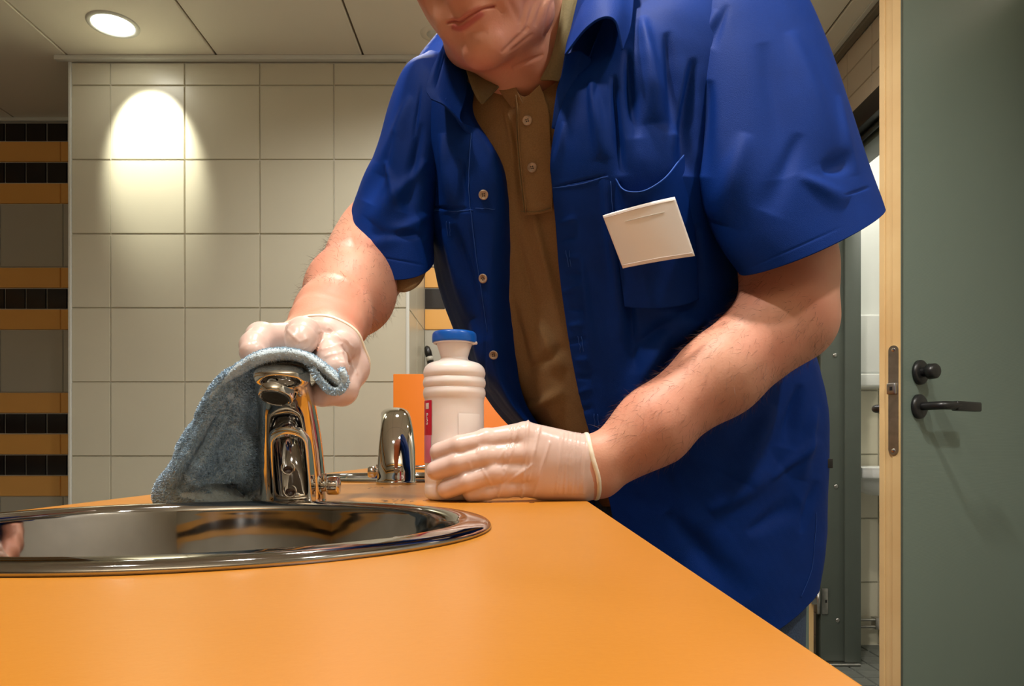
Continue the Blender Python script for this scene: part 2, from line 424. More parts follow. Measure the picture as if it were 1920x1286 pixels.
# banded back wall
rows = []; z = 1.683
def row(z0, z1, kind): rows.append((z0, z1, kind))
def bands(top):      # repeating: black over, orange, grey...
    pass
zs = [(2.387, 2.475, 'k'), (2.287, 2.387, 'o'), (2.187, 2.287, 'k'), (2.087, 2.187, 'o'), (1.783, 2.087, 'g'),
      (1.683, 1.783, 'o'), (1.583, 1.683, 'k'), (1.483, 1.583, 'o'), (1.183, 1.483, 'g'), (1.083, 1.183, 'o'),
      (.985, 1.083, 'k'), (.885, .985, 'o'), (.785, .885, 'k'), (.685, .785, 'o'), (.385, .685, 'g'), (.285, .385, 'o'), (.185, .285, 'k'), (0, .185, 'g')]
for (a, b_, knd) in zs:
    st = .1 if knd == 'k' else .3
    mm = {'k': M['tile_black'], 'o': M['tile_orange'], 'g': M['tile_grey']}[knd]
    off = {'k': .03+.05*((int(a*10)) % 2), 'o': .012, 'g': 0}[knd]
    for (xa, xb) in ((XL, -1.79), (-.42, XR)):
        x = xa-off if xa < -1 else xa
        if xa < -1:
            x = XL-off
        while x < xb-.001:
            l = max(x, xa); r = min(x+st, xb)
            if r-l > .012: tile(wall_back, mm, l, r, a, b_, YB, 'y', gap=.004 if knd == 'k' else .0022)
            x += st
# right wall with the doorway from y=2.24 to 3.14
OY0, OY1, OZ = 2.22, 3.14, 2.10
wall_right = structure(box('wall_right', XR+T-.001, XO, 1.90, OY0, -.1, CEIL+.012, M['grout']))
box('wall_section', XR+T-.001, XO, YF, 1.90, -.1, CEIL+.012, M['tile_grey'], wall_right)
box('wall_section', XR+T-.001, XO, OY1+.06, YB+.1, -.1, CEIL+.012, M['grout'], wall_right)
box('lintel', XR+T-.001, XO, OY0, OY1+.06, OZ+.08, CEIL+.012, M['grout'], wall_right)
z = OZ+.085; k = 0
while z < 2.46:
    y = 1.92
    while y < YB-.01:
        tile(wall_right, M['tile_warm_lit'], y, min(y+.2, YB), z, min(z+.1, 2.475), XR, 'x', gap=.003); y += .2
    z += .1
for (ya, yb) in ((1.92, OY0-.05), (OY1+.06, YB)):
    z = .0
    while z < OZ+.08:
        y = ya
        while y < yb-.01:
            tile(wall_right, M['tile_warm_lit'], y, min(y+.2, yb), z, min(z+.1, OZ+.083), XR, 'x', gap=.003); y += .2
        z += .1
structure(box('trim_6', XR-.03, XR, -.5, YB, CEIL-.02, CEIL, M['trim_dark'], bev=.003, seg=1))
structure(box('trim_7', XR-.05, XR-.03, -.5, YB, CEIL-.008, CEIL, M['trim'], bev=.002, seg=1))
# door 2: green steel frame + open leaf hinged at far jamb, mostly behind the man
d2 = empty('door_2', (XR, OY1, 0), kind='structure')
box('door_jamb', XR-.012, XO+.012, OY1, OY1+.055, 0.012, OZ+.08, M['frame_green'], d2, bev=.003)
box('door_stop', XO-.055, XO+.012, OY1-.014, OY1+.0005, .012, OZ+.01, M['frame_green'], d2, bev=.002)
box('door_jamb', XR-.012, XO+.012, OY0-.055, OY0, 0.0, OZ+.08, M['frame_green'], d2, bev=.003)
box('door_head', XR-.014, XO+.012, OY0-.05, OY1+.05, OZ+.02, OZ+.105, M['dark'], d2, bev=.003)
box('door_head_stop', XR+.05, XO+.01, OY0, OY1, OZ-.015, OZ+.021, M['frame_green'], d2, bev=.003)
tube('door_head_seal', [(XR+.03, OY0, OZ+.008), (XR+.03, OY1, OZ+.008)], .011, M['dark'], d2)
box('threshold', XR, XO, OY1-.04, OY1+.0, 0.001, .012, M['plate'], d2, bev=.002, seg=1)
for (px, py) in ((1566, 666), (1568, 912), (1571, 1163)):
    p = P(px, py, OY1-.002)
    s = lathe('screw_cap', [(0, .003), (.005, .0028), (.0082, .0015), (.009, 0)], M['plate'], d2, c=p, axis=(0, -1, 0), n=20)
p = P(1546, 1127, OY1-.003)
hg = box('hinge', p[0]-.012, p[0]+.014, p[1]-.004, p[1], p[2]-.055, p[2]+.055, M['plate'], d2, bev=.003)
box('hinge_hole', p[0]+.001, p[0]+.009, p[1]-.0055, p[1]-.003, p[2]-.006, p[2]+.006, M['dark'], hg)
lathe('hinge_barrel', [(0, -.052), (.0085, -.052), (.0085, .052), (0, .052)], M['plate'], hg, c=(XR-.026, OY1-.008, p[2]), n=16)
box('hinge_plate', XR-.055, XR-.02, OY1-.012, OY1-.006, p[2]-.012, p[2]+.012, M['plate'], hg)
leaf = box('door_leaf', XR-.07-.82, XR-.062, OY1+.0, OY1+.038, .012, OZ, M['door'], d2, bev=.001, seg=1)
box('door_edge', XR-.062, XR-.042, OY1+.0, OY1+.038, .012, OZ, M['wood'], d2, bev=.001, seg=1)
# WC beyond: walls, fittings
bw = structure(box('wall_wc', XO-.06, XR+.85, 3.48+T, 3.58, -.1, CEIL+.012, M['grout']))
xw = [1.40, 1.72, 2.02, 2.17]; 
for i in range(3):
    for z0, z1 in [(-.02, .287), (.287, .587), (.587, .887), (.887, 1.187), (1.187, 1.487)]:
        tile(bw, M['tile'], xw[i], xw[i+1], z0, z1, 3.48, 'y')
box('painted_panel', 1.40, 2.17, 3.478, 3.49, 1.49, CEIL, M['white'], bw)
structure(box('wall_wc_side', 2.07, 2.17, 1.9, 3.6, -.1, CEIL+.012, M['white']))
structure(box('wall_wc_front', XO, 2.17, 1.9, 2.0, -.1, CEIL+.012, M['white']))
# ------------------------------------------------------------------ door 1 (foreground, leaf ajar)
Fx, Fy = .809, 1.54
ang = math.atan2(.515, .857)                       # leaf direction in plan
d1 = empty('door_1', (Fx, Fy, 0), kind='structure', rz=ang)
bpy.context.view_layer.update()
def dloc(o):            # geometry authored in door-local coordinates
    o.parent = d1; return o
TH = .048
dloc(box('door_leaf', .0035, .60, .001, TH-.001, .01, OZ, M['door'], bev=.0008, seg=1))
dloc(box('door_groove', .003, .005, TH*.40, TH*.80, .01, OZ, M['wood']))
dloc(box('door_edge', 0, .0035, 0, TH*.42, .01, OZ, M['wood'], bev=.0008, seg=1))
dloc(box('door_rebate', .0002, .006, TH*.78, TH+.002, .01, OZ, M['wood'], bev=.0015, seg=1))
dloc(box('edge_strip', -.0006, .004, -.0006, .0012, .01, OZ, M['frame_green']))
def dpt(px, py, off=0):    # point on front face (local y=0) under a pixel -> local x, z
    k = (px-CX)/F; c, s = math.cos(ang), math.sin(ang)
    t = (k*Fy-Fx)/(c-k*s); Y = Fy+t*s
    return t, CAMZ+(HY-py)*Y/F
# lock plate on the edge (rounded ends)
zc = (dpt(1692, 646)[1]+dpt(1692, 853)[1])/2; zh = (dpt(1692, 646)[1]-dpt(1692, 853)[1])/2
def rounded_plate(name, w_, h_, t_, m, n=10):
    V = []; pts = []
    r = w_/2
    for i in range(n+1): a = math.pi*i/n; pts.append((r*math.cos(a), h_/2-r+r*math.sin(a)))
    for i in range(n+1): a = math.pi+math.pi*i/n; pts.append((r*math.cos(a), -h_/2+r+r*math.sin(a)))
    k = len(pts)
    V = [(-t_, p[0], p[1]) for p in pts]+[(0, p[0], p[1]) for p in pts]
    Fc = [tuple(range(k-1, -1, -1))]+[(i, (i+1) % k, k+(i+1) % k, k+i) for i in range(k)]
    return link(name, V, Fc, m, smooth=False)
lp = dloc(rounded_plate('lock_plate', .022, 2*zh, .0022, M['plate'])); lp.location = (0, .0165, zc)
for dz in (zh-.009, -zh+.009):
    s = lathe('screw', [(0, .0012), (.003, .001), (.0042, 0)], M['chrome'], c=(0, 0, 0), axis=(-1, 0, 0), n=16); s.parent = lp; s.location = (-.0022, 0, dz)
zl = dpt(1692, 728)[1]
lt = dloc(box('latch', -.011, .001, .007, .027, zl-.012, zl+.012, M['plate'], bev=.003))
dloc(box('latch_slot', -.0115, -.010, .013, .019, zl-.004, zl+.004, M['dark']))
# thumb turn and lever (front face = local -y)
t1, z1 = dpt(1722, 698)
tt = dloc(lathe('thumb_turn_rose', [(0, .009), (.022, .009), (.0258, .006), (.0262, 0), (0, 0)], M['dark'], c=(t1+.003, 0, z1), axis=(0, -1, 0), n=40))
kb = lathe('thumb_turn', [(0, .03), (.015, .03), (.0185, .027), (.0195, .014), (.013, .011), (.012, 0)], M['dark'], c=(t1+.003, -.008, z1), axis=(0, -1, 0), n=32, sy=.85)
kb.parent = tt
t2, z2 = dpt(1720, 762)
rs = dloc(lathe('handle_rose', [(0, .009), (.022, .009), (.0258, .006), (.0262, 0), (0, 0)], M['dark'], c=(t2+.003, 0, z2), axis=(0, -1, 0), n=40))
def lever(sy, nm='door_handle'):
    neck = tube(nm, [(0, 0, 0), (0, -.030*sy, 0), (.004, -.046*sy, 0), (.02, -.051*sy, 0), (.045, -.052*sy, 0)], .0088, M['dark'], n=14, samples=16)
    bl = box('grip', .032, .125, -.060*sy if sy > 0 else .044, -.044*sy if sy > 0 else .060, -.0105, .0095, M['dark'], bev=.0035, seg=3)
    bl.parent = neck; return neck
lv = dloc(lever(1)); lv.location = (t2+.003, -.006, z2)
lv2 = dloc(lever(-1, 'door_handle')); lv2.location = (t2+.003, TH+.004, z2)
rs2 = dloc(lathe('handle_rose', [(0, .009), (.022, .009), (.0258, .006), (.0262, 0), (0, 0)], M['dark'], c=(t2+.003, TH, z2), axis=(0, 1, 0), n=32))
tt2 = dloc(lathe('thumb_turn_rose', [(0, .006), (.022, .006), (.0262, 0), (0, 0)], M['dark'], c=(t1+.003, TH, z1), axis=(0, 1, 0), n=32))
# fixed post the leaf hangs from
c, s = math.cos(ang), math.sin(ang)
structure(box('trim_8', XR-.02, XR+.01, Fy+.60*s-.005, Fy+.60*s+.06, 0, OZ+.05, M['frame_green'], bev=.003))
# ================================================================== COUNTER, SINKS, TAPS
CX0, CX1, CY0, CY1 = -.445, .080, -.45, 2.60
SINKS = [(-.215, .515), (-.215, 1.45), (-.215, 2.30)]
cnt = empty('counter', (-.18, 1.0, 0), 'long orange laminate washroom counter with round steel sinks set in it', 'counter')
def filled(name, loops, z0, z1, m, parent=None, bevel=0):
    cu = bpy.data.curves.new(name, 'CURVE'); cu.dimensions = '2D'; cu.fill_mode = 'BOTH'; cu.extrude = (z1-z0)/2-bevel; cu.bevel_depth = bevel; cu.bevel_resolution = 2
    for lp_ in loops:
        sp = cu.splines.new('POLY'); sp.points.add(len(lp_)-1); sp.use_cyclic_u = True
        for i, (x, y) in enumerate(lp_): sp.points[i].co = (x, y, 0, 1)
    t = bpy.data.objects.new('tmp', cu); C.objects.link(t); t.location = (0, 0, (z0+z1)/2)
    bpy.context.view_layer.update()
    me = bpy.data.meshes.new_from_object(t.evaluated_get(bpy.context.evaluated_depsgraph_get()))
    me.transform(Matrix.Translation((0, 0, (z0+z1)/2))); bpy.data.objects.remove(t); bpy.data.curves.remove(cu)
    me.materials.clear(); me.materials.append(m); me.name = name
    o = bpy.data.objects.new(name, me); C.objects.link(o)
    if parent: place(o, parent)
    return o
circ = lambda x, y, r, n=128: [(x+r*math.cos(2*math.pi*i/n), y+r*math.sin(2*math.pi*i/n)) for i in range(n)]
top = filled('countertop', [[(CX0, CY0), (CX1, CY0), (CX1, CY1), (CX0, CY1)]]+[circ(x, y, .185) for x, y in SINKS], TOP-.03, TOP, M['orange'], cnt, bevel=.0015)
box('edge_band', CX1-.0002, CX1+.0012, CY0, CY1, TOP-.028, TOP-.0014, M['orange_edge'], cnt)
box('apron', CX0+.03, CX1-.055, CY0+.1, CY1-.02, .10, TOP-.24, M['orange_panel'], cnt)
box('plinth', CX0+.06, CX1-.09, CY0+.15, CY1-.05, 0.0, .10, M['dark'], cnt)
box('support_panel', CX0+.02, CX1-.04, CY0+.04, CY0+.06, 0.0, TOP-.03, M['orange_panel'], cnt)
endp = empty('end_panel', (-.17, CY1+.013, 0), 'upright orange end panel rising behind the far tap and bottle', 'panel')
box('panel', -.417, .10, CY1+.002, CY1+.024, 0, CAMZ+144*2.6/F, M['orange_panel'], endp, bev=.002)

def sink_profile():
    return smooth_prof([(.200, .0003), (.2005, .0022), (.198, .0048), (.192, .0062), (.184, .0066), (.179, .0052), (.1755, .0015), (.1735, -.006),
                        (.170, -.022), (.162, -.060), (.146, -.098), (.118, -.124), (.080, -.134), (.040, -.138), (.024, -.140)], 5)
def sink(x, y, label, full=True):
    t = empty('sink', (x, y, TOP), label, 'sink', 'round steel sinks set into the orange counter')
    b = lathe('basin', sink_profile(), M['steel'], t, c=(x, y, TOP), n=160)
    lathe('drain', [(.028, -.1395), (.026, -.1370), (.020, -.1375), (.018, -.141), (0, -.142)], M['chrome'], t, c=(x, y, TOP), n=40)
    lathe('drain_holes', [(.012, -.1408), (0, -.1400)], M['dark'], t, c=(x, y, TOP), n=20)
    ov = lathe('overflow', [(0, .004), (.006, .0035), (.011, .001), (.012, -.001)], M['chrome'], t, c=(x+.02, y+.155, TOP-.05), axis=(0, -.95, .3), n=24)
    return t
sink(*SINKS[0], 'large round steel sink nearest the camera, in front of the tap being wiped')
sink(*SINKS[1], 'second steel sink, behind the small tap in the middle of the counter')
sink(*SINKS[2], 'third and farthest steel sink, just before the orange end panel')

# ---- tap, authored around its base centre, spout towards -y
def tap(label, loc, rz):
    t = empty('tap', (0, 0, 0), label, 'tap', 'chrome sensor taps on the orange counter')
    #      centre(x,y,z), forward tilt angle, rx, ry
    sp = [((0, 0, .000), 0, .0325, .0285), ((0, 0, .004), 0, .0325, .0285), ((0, 0, .0065), 0, .0312, .0272), ((0, -.003, .028), 8, .0308, .0268),
          ((.001, -.0135, .057), 24, .0298, .0258), ((.0035, -.0300, .082), 43, .0280, .0225), ((.0075, -.0510, .1005), 60, .0262, .0185), ((.012, -.0735, .1120), 76, .0250, .0155), ((.0168, -.0905, .1168), 88, .0245, .0130), ((.0195, -.103, .1170), 100, .0240, .0120),
          ((.0205, -.112, .1150), 110, .0205, .0100), ((.021, -.1170, .1135), 116, .012, .006), ((.021, -.1182, .1130), 118, .001, .001)]
    cs = crom([s[0] for s in sp], 90); an = np.radians(crom([[s[1]] for s in sp], 90)[:, 0]); rx = crom([[s[2]] for s in sp], 90)[:, 0]; ry = crom([[s[3]] for s in sp], 90)[:, 0]
    n = 56; G = np.zeros((90, n, 3))
    for i in range(90):
        a = an[i]
        for j in range(n):
            th = 2*math.pi*j/n; cx_, sy_ = math.cos(th), math.sin(th)
            e = .86; cc = math.copysign(abs(cx_)**e, cx_); ss = math.copysign(abs(sy_)**e, sy_)
            u = max(rx[i], 0)*cc; v = max(ry[i], 0)*ss
            G[i, j] = cs[i]+np.array([u, v*math.cos(a), v*math.sin(a)])     # ring normal tips forward by a
    b = grid_obj('body', G, M['chrome'], t, closed=True)
    bm_ = None
    # aerator under the spout end
    ax = Vector((-.05, -.42, -.9)).normalized(); ac = Vector((.0165, -.1030, .1070))
    ae = lathe('aerator', [(.0135, -.012), (.0142, .000), (.0142, .0005), (.0146, .002), (.0146, .0085), (.0138, .0098), (.0118, .0102), (.0115, .0085), (0, .0085)], M['chrome'], t, c=ac, axis=ax, n=48)
    lathe('aerator_mesh', [(.0112, .0095), (.0106, .0100), (.0098, .0092), (.0085, .0099), (.0072, .0092), (.006, .0099), (.0045, .0092), (.003, .0099), (.0015, .0094), (0, .0102)], M['smoke'], ae, c=ac, axis=ax, n=40)
    # sensor face: arched plate standing proud of the column
    hs = .081; W = .0185; nn = 30; mm_ = 26; G2 = np.zeros((mm_, nn, 3))
    for i in range(mm_):
        zt = i/(mm_-1)
        z_ = .002+zt*(hs-.002)
        arch = 1 if z_ < hs-W else math.sqrt(max(0, 1-((z_-(hs-W))/W)**2))
        bot = min(1, (z_-.002)/.010)**.35 if z_ < .012 else 1
        for j in range(nn):
            th = math.pi*j/(nn-1); x_ = -math.cos(th)*W*max(arch, .001)
            bulge = math.sin(th)*.0075*(arch**.8)*bot
            G2[i, j] = (x_+.0080, -.0285-bulge-.002*math.sin(math.pi*zt)-(.020*zt**1.3), z_)
    G2 = np.concatenate([G2[:, :1]+np.array([.0, .020, 0]), G2, G2[:, -1:]+np.array([-.0, .020, 0])], 1)
    tr_ = G2[-1:].copy(); tr_[..., 1] = -.034; G2 = np.concatenate([G2, tr_], 0)
    fp = grid_obj('sensor_face', G2, M['chrome'], t)
    for z_ in (.038, .0165):
        yy = -.0355-.002*math.sin(math.pi*z_/hs)-.020*(z_/hs)**1.3
        rg = lathe('sensor_ring', [(.0068, -.003), (.0066, .0002), (.0058, .0010), (.0050, .0002), (.0048, -.002)], M['chrome'], fp, c=(.008, yy-.0005, z_), axis=(0, -1, .0), n=32)
        lathe('sensor_lens', [(.0049, -.001), (.003, .0000), (0, .0006)], M['lens'], fp, c=(.008, yy-.0005, z_), axis=(0, -1, .0), n=24)
    # temperature knob on the side
    kn = lathe('temperature_knob', [(.006, 0), (.006, .004), (.0088, .0045), (.0092, .006), (.0092, .014), (.0085, .0155), (0, .0157)], M['chrome'], t, c=(.0300, -.002, .0195), axis=(1, 0, 0), n=36)
    box('pointer', .0313, .0333, -.006, -.002, .016, .032, M['chrome'], kn, bev=.0008)
    lathe('fixing_screw', [(.0042, -.001), (.0042, .0006), (.0030, .0010), (.0012, .0006), (0, .0001)], M['plate'], t, c=(-.004, .0262, .022), axis=(0, 1, 0), n=24)
    sc_ = box('spout_mark', -.0014, .0014, -.0025, .0006, -.004, .004, M['plate'], None); sc_.location = (.0135, -.0485, .084); sc_.rotation_euler = (math.radians(38), 0, 0); place(sc_, t)
    t.location = loc; t.rotation_euler = (0, 0, rz)
    return t
M['smoke'] = mat('aerator_mesh', (.09, .075, .055, 1), .35, .8)
bpy.context.view_layer.update()
tap('chrome sensor tap under the blue cloth, being wiped by the gloved hand', (-.2165, .735, TOP), 0)
tap('small chrome tap seen from behind, left of the white bottle', (-.188, 1.205, TOP), math.pi)

# ---- bottle
bx, by = P(852, 900, .82)[:2]
bt = empty('bottle', (bx, by, TOP), 'milky white ribbed cleaner bottle with blue cap held in the gloved hand', 'bottle')
k = .82/F
bz = lambda py: TOP+(937-py)*k
pr = [(.0, .0008), (.024, .0006), (.0300, .002), (.0325, .007), (.0328, .014), (.0322, .018), (.0326, .022)]
pr2 = [(.0326, .10), (.0326, bz(752)-TOP), (.0338, bz(745)-TOP), (.0345, bz(738)-TOP), (.0338, bz(731)-TOP), (.0330, bz(728.5)-TOP), (.0338, bz(726)-TOP), (.0347, bz(719)-TOP), (.0338, bz(712)-TOP),
       (.0330, bz(709.5)-TOP), (.0336, bz(707)-TOP), (.0343, bz(701)-TOP), (.0335, bz(694)-TOP), (.0318, bz(688.5)-TOP), (.028, bz(683)-TOP), (.021, bz(679)-TOP), (.0163, bz(676)-TOP), (.0150, bz(672)-TOP), (.0156, bz(667)-TOP), (.0178, bz(655)-TOP), (.0204, bz(643)-TOP), (.0204, bz(641)-TOP)]
lathe('bottle_body', smooth_prof(pr, 5).tolist()+smooth_prof(pr2, 5).tolist(), M['bottle'], bt, c=(bx, by, TOP), n=96)
lathe('cap', smooth_prof([(.0215, bz(645)-TOP), (.0242, bz(643)-TOP), (.0246, bz(638)-TOP), (.0246, bz(632)-TOP), (.0240, bz(627)-TOP), (.0225, bz(624)-TOP), (.0205, bz(623.4)-TOP), (.0190, bz(624.5)-TOP), (.012, bz(625)-TOP), (0, bz(625)-TOP)], 4).tolist(), M['cap'], bt, c=(bx, by, TOP), n=72)
lathe('cap_ring', [(.0207, bz(646)-TOP), (.0232, bz(645)-TOP), (.0234, bz(642)-TOP), (.0207, bz(641)-TOP)], M['bottle'], bt, c=(bx, by, TOP), n=72)
box('cap_tab', bx+.018, bx+.0255, by-.006, by+.004, bz(646), bz(641.5), M['bottle'], bt, bev=.0012)
def wrap(name, a0, a1, y0, y1, m, r=.0330, par=bt, n=40):
    return lathe(name, [(r, bz(y1)-TOP), (r+.0001, bz(y1)-TOP+.0004), (r+.0001, bz(y0)-TOP-.0004), (r, bz(y0)-TOP)], m, par, c=(bx, by, TOP), n=n, a0=math.radians(a0), a1=math.radians(a1))
lb = wrap('front_label', 85, 227, 753, 817, M['label'])
wrap('label_foot', 85, 225, 817, 868, M['label_pink'], par=bt)
wrap('price_sticker', 282, 330, 778, 826, M['sticker'], par=bt)
def text(body, size, m, parent, loc, mtx, name='lettering', ext=.0002):
    cu = bpy.data.curves.new(name, 'FONT'); cu.body = body; cu.size = size; cu.extrude = ext; cu.align_x = 'CENTER'; cu.align_y = 'CENTER'
    t = bpy.data.objects.new('tmp', cu); C.objects.link(t); bpy.context.view_layer.update()
    me = bpy.data.meshes.new_from_object(t.evaluated_get(bpy.context.evaluated_depsgraph_get())); bpy.data.objects.remove(t)
    me.transform(Matrix.Translation(loc) @ mtx.to_4x4()); me.materials.clear(); me.materials.append(m); me.name = name
    o = bpy.data.objects.new(name, me); C.objects.link(o)
    if parent: place(o, parent)
    return o
for (ch, py, sz) in (('P', 781, .0075), ('.', 786, .006), ('S', 789, .0065), ('o', 795, .006)):
    a = math.radians(212); nrm = Vector((math.cos(a), math.sin(a), 0)); up = Vector((0, 0, 1)); rt = up.cross(nrm)
    text(ch, sz, M['white'], lb, Vector((bx, by, bz(py)))+nrm*.0333, Matrix((rt, up, nrm)).transposed())
wrap('label_emblem', 206, 219, 758, 769, M['sticker'], r=.0333, par=lb, n=8)

# ---- long-handled brush far behind, leaning on the pillar's side
b0 = Vector((-.055, 3.30, .03)); b1 = Vector((-.40, 3.47, 1.395))
br = empty('broom', (b0.x, b0.y, 0), 'thin dark broom handle with a grey ring, leaning behind the bottle', 'broom')
dv = (b1-b0).normalized()
tube('shaft', [b0, b1-dv*.20], .011, M['plate'], br)
tube('grip', [b1-dv*.20, b1-dv*.075], [.013, .016], M['dark'], br, n=16)
tube('ring', [b1-dv*.075, b1-dv*.055], .0165, M['tile_grey'], br, n=16)
tube('grip_end', [b1-dv*.055, b1-dv*.03, b1-dv*.008, b1], [.016, .017, .013, .004], M['dark'], br, n=16)
box('broom_head', b0.x-.14, b0.x+.14, b0.y-.03, b0.y+.03, .0, .05, M['dark'], br, bev=.008)

# ---- WC fittings through the doorway
dp = empty('towel_dispenser', P(1650, 720, 3.40), 'white wall dispenser inside the toilet room, above the small basin', 'dispenser')
a = P(1596, 700, 3.36); b = P(1672, 588, 3.36)
box('housing', a[0], b[0], 3.36, 3.478, a[2], b[2], M['white'], dp, bev=.012, seg=4)
a2 = P(1596, 724, 3.34)
box('tray', a2[0], b[0], 3.34, 3.478, a2[2], a[2]-.002, M['white'], dp, bev=.008, seg=3)
wb = empty('wash_basin', P(1650, 930, 3.36), 'small white wall-hung basin in the toilet room beyond the doorway', 'basin')
zt = P(1640, 876, 3.2)[2]
bxx = 1.66
rim = surf([[(bxx+rx*math.cos(t), 3.30+ry*math.sin(t)*(1 if math.sin(t) < 0 else .88), zt-dz) for t in np.linspace(0, 2*math.pi, 17)[:-1]]
            for (rx, ry, dz) in ((.10, .08, .055), (.17, .13, .015), (.19, .150, .0), (.215, .170, .0), (.218, .172, .010), (.212, .168, .045), (.19, .145, .052), (.13, .10, .10), (.07, .06, .125), (.002, .002, .128))], 64, 60, True)
grid_obj('bowl', rim, M['white'], wb, closed=True)
lathe('bowl_inside', [(.12, 0), (.06, -.012), (0, -.014)], M['white'], wb, c=(bxx, 3.30, zt-.05), n=32)
br_ = P(1612, 940, 3.40)
box('bracket', 1.535, 1.56, 3.36, 3.478, br_[2], zt-.05, M['white'], wb, bev=.006)
lathe('bracket_screw', [(0, .003), (.004, .002), (.005, 0)], M['plate'], wb, c=(1.547, 3.36, br_[2]+.014), axis=(0, -1, 0), n=14)
pp = empty('heating_pipes', P(1640, 1170, 3.44), 'two thin steel pipes along the foot of the toilet room wall', 'pipe')
for py in (1162, 1175):
    z_ = P(1640, py, 3.44)[2]; tube('pipe', [(1.42, 3.44, z_), (2.05, 3.44, z_)], .0065, M['plate'], pp, n=12)
x_ = P(1645, 1170, 3.44)[0]
box('pipe_clip', x_-.012, x_+.012, 3.432, 3.478, P(0, 1180, 3.44)[2], P(0, 1158, 3.44)[2], M['plate'], pp, bev=.003)

# ---- ceiling lights and detector
def clight(x, y, label):
    t = empty('ceiling_light', (x, y, CEIL), label, 'light', 'recessed round ceiling downlights')
    lathe('ring', [(.072, -.001), (.0745, -.005), (.082, -.006), (.090, -.003), (.091, 0)], M['trim'], t, c=(x, y, CEIL), n=48)
    lathe('diffuser', [(0, -.0055), (.05, -.005), (.073, -.002)], M['glow'], t, c=(x, y, CEIL), n=48)
clight(-1.488, 2.766, 'lit round downlight in the ceiling in front of the tiled pillar')
for (l, tx) in zip(LIGHTS[1:], ('lit ceiling downlight over the left side of the near sink', 'lit ceiling downlight above the open grey door', 'lit ceiling downlight straight above the man', 'added fill downlight between second sink and tiled pillar', 'lit ceiling downlight close to the banded back wall', 'lit ceiling downlight in front of the doorway behind the man')):
    clight(l[0], l[1], tx)
q = P(815, 63, 1); yy = (CEIL-CAMZ)*F/(HY-63); xx = (815-CX)*yy/F
sd = empty('smoke_detector', (xx, yy, CEIL), 'small grey round fitting on the ceiling beside the man\'s cheek', 'detector')
lathe('disc', [(.030, 0), (.030, -.004), (.027, -.008), (.012, -.010), (0, -.010)], M['trim'], sd, c=(xx, yy, CEIL), n=32)
lathe('base_ring', [(.055, 0), (.054, -.002), (.03, -.0025)], M['ceiling'], sd, c=(xx, yy, CEIL), n=32)

# ---- splashes on the counter
V = []; Q = []
def blob(x, y, r, sy):
    n = 10; b0 = len(V); V.append((x, y, TOP+.0006))
    for i in range(n):
        a = 2*math.pi*i/n; rr = r*(1+.25*random.uniform(-1, 1)); V.append((x+rr*math.cos(a), y+rr*sy*math.sin(a), TOP+.0001))
    for i in range(n): Q.append((b0, b0+1+i, b0+1+(i+1) % n))
for (px, py, n_, s_) in ((760, 939, 14, 26), (712, 914, 9, 12), (748, 913, 4, 8), (905, 941, 8, 30), (735, 938, 6, 14), (990, 941, 4, 20)):
    Y = 75/(py-HY)
    for i in range(n_):
        p = P(px+random.gauss(0, s_), HY+.054*F/ (Y+random.gauss(0, .008)), Y); blob(p[0], p[1]+random.gauss(0, .01), random.uniform(.0008, .0028), 1.6)
o = link('water_splashes', V, Q, M['smudge']); tag(o, 'small dark water splashes scattered on the orange counter near the bottle', 'splash', kind='stuff')

# ---- towel over the tap
cl = empty('cleaning_cloth', P(395, 948, .70), 'light blue terry cloth draped over the near tap, hanging down on its left', 'cloth')
# hanging part: closed horizontal sections, (left px, right px, front D, back D) at py
secs = [(676, 486, 502, .632, .69), (692, 458, 492, .636, .705), (714, 430, 488, .642, .720), (745, 410, 486, .650, .735), (785, 380, 485, .668, .748), (825, 354, 486, .685, .76),
        (865, 334, 487, .702, .775), (900, 309, 488, .714, .785), (925, 299, 487, .7185, .79), (939, 303, 484, .7195, .79), (943, 322, 476, .724, .785), (945, 360, 440, .735, .77)]
rows_ = []
for (py, l, r, d0, d1_) in secs:
    ring = []
    cxp = (l+r)/2; dm = (d0+d1_)/2; xc = (cxp-CX)*dm/F; rx = (r-l)/2*dm/F; rd = (d1_-d0)/2; z_ = CAMZ+(HY-py)*dm/F
    if py > 930: z_ = max(z_, TOP+.0015)
    for t in np.linspace(0, 2*math.pi, 25)[:-1]:
        c_, s_ = math.cos(t), math.sin(t); e = .75
        ring.append((xc+rx*math.copysign(abs(c_)**e, c_), dm+rd*math.copysign(abs(s_)**e, s_), z_))
    rows_.append(ring)
G = surf(rows_, 200, 150, True)
G = creases(G, [(420, 725, 318, 915, 8, .0045), (430, 735, 330, 920, 4, -.005), (455, 730, 350, 915, 5, .002), (380, 900, 500, 938, 11, -.026), (350, 885, 430, 912, 12, .008), (375, 935, 490, 955, 10, .010), (470, 800, 440, 900, 14, .007), (400, 800, 380, 890, 16, .006), (430, 740, 440, 800, 18, -.006), (470, 730, 470, 840, 12, -.007), (330, 930, 470, 948, 10, .006), (350, 840, 400, 870, 20, .006)])
G = wob(G, .0022, 60, 3); G = wob(G, .0009, 240, 4); G[..., 2] = np.maximum(G[..., 2], TOP+.001)
body_c = grid_obj('hanging_fold', G, M['terry'], cl, closed=True)
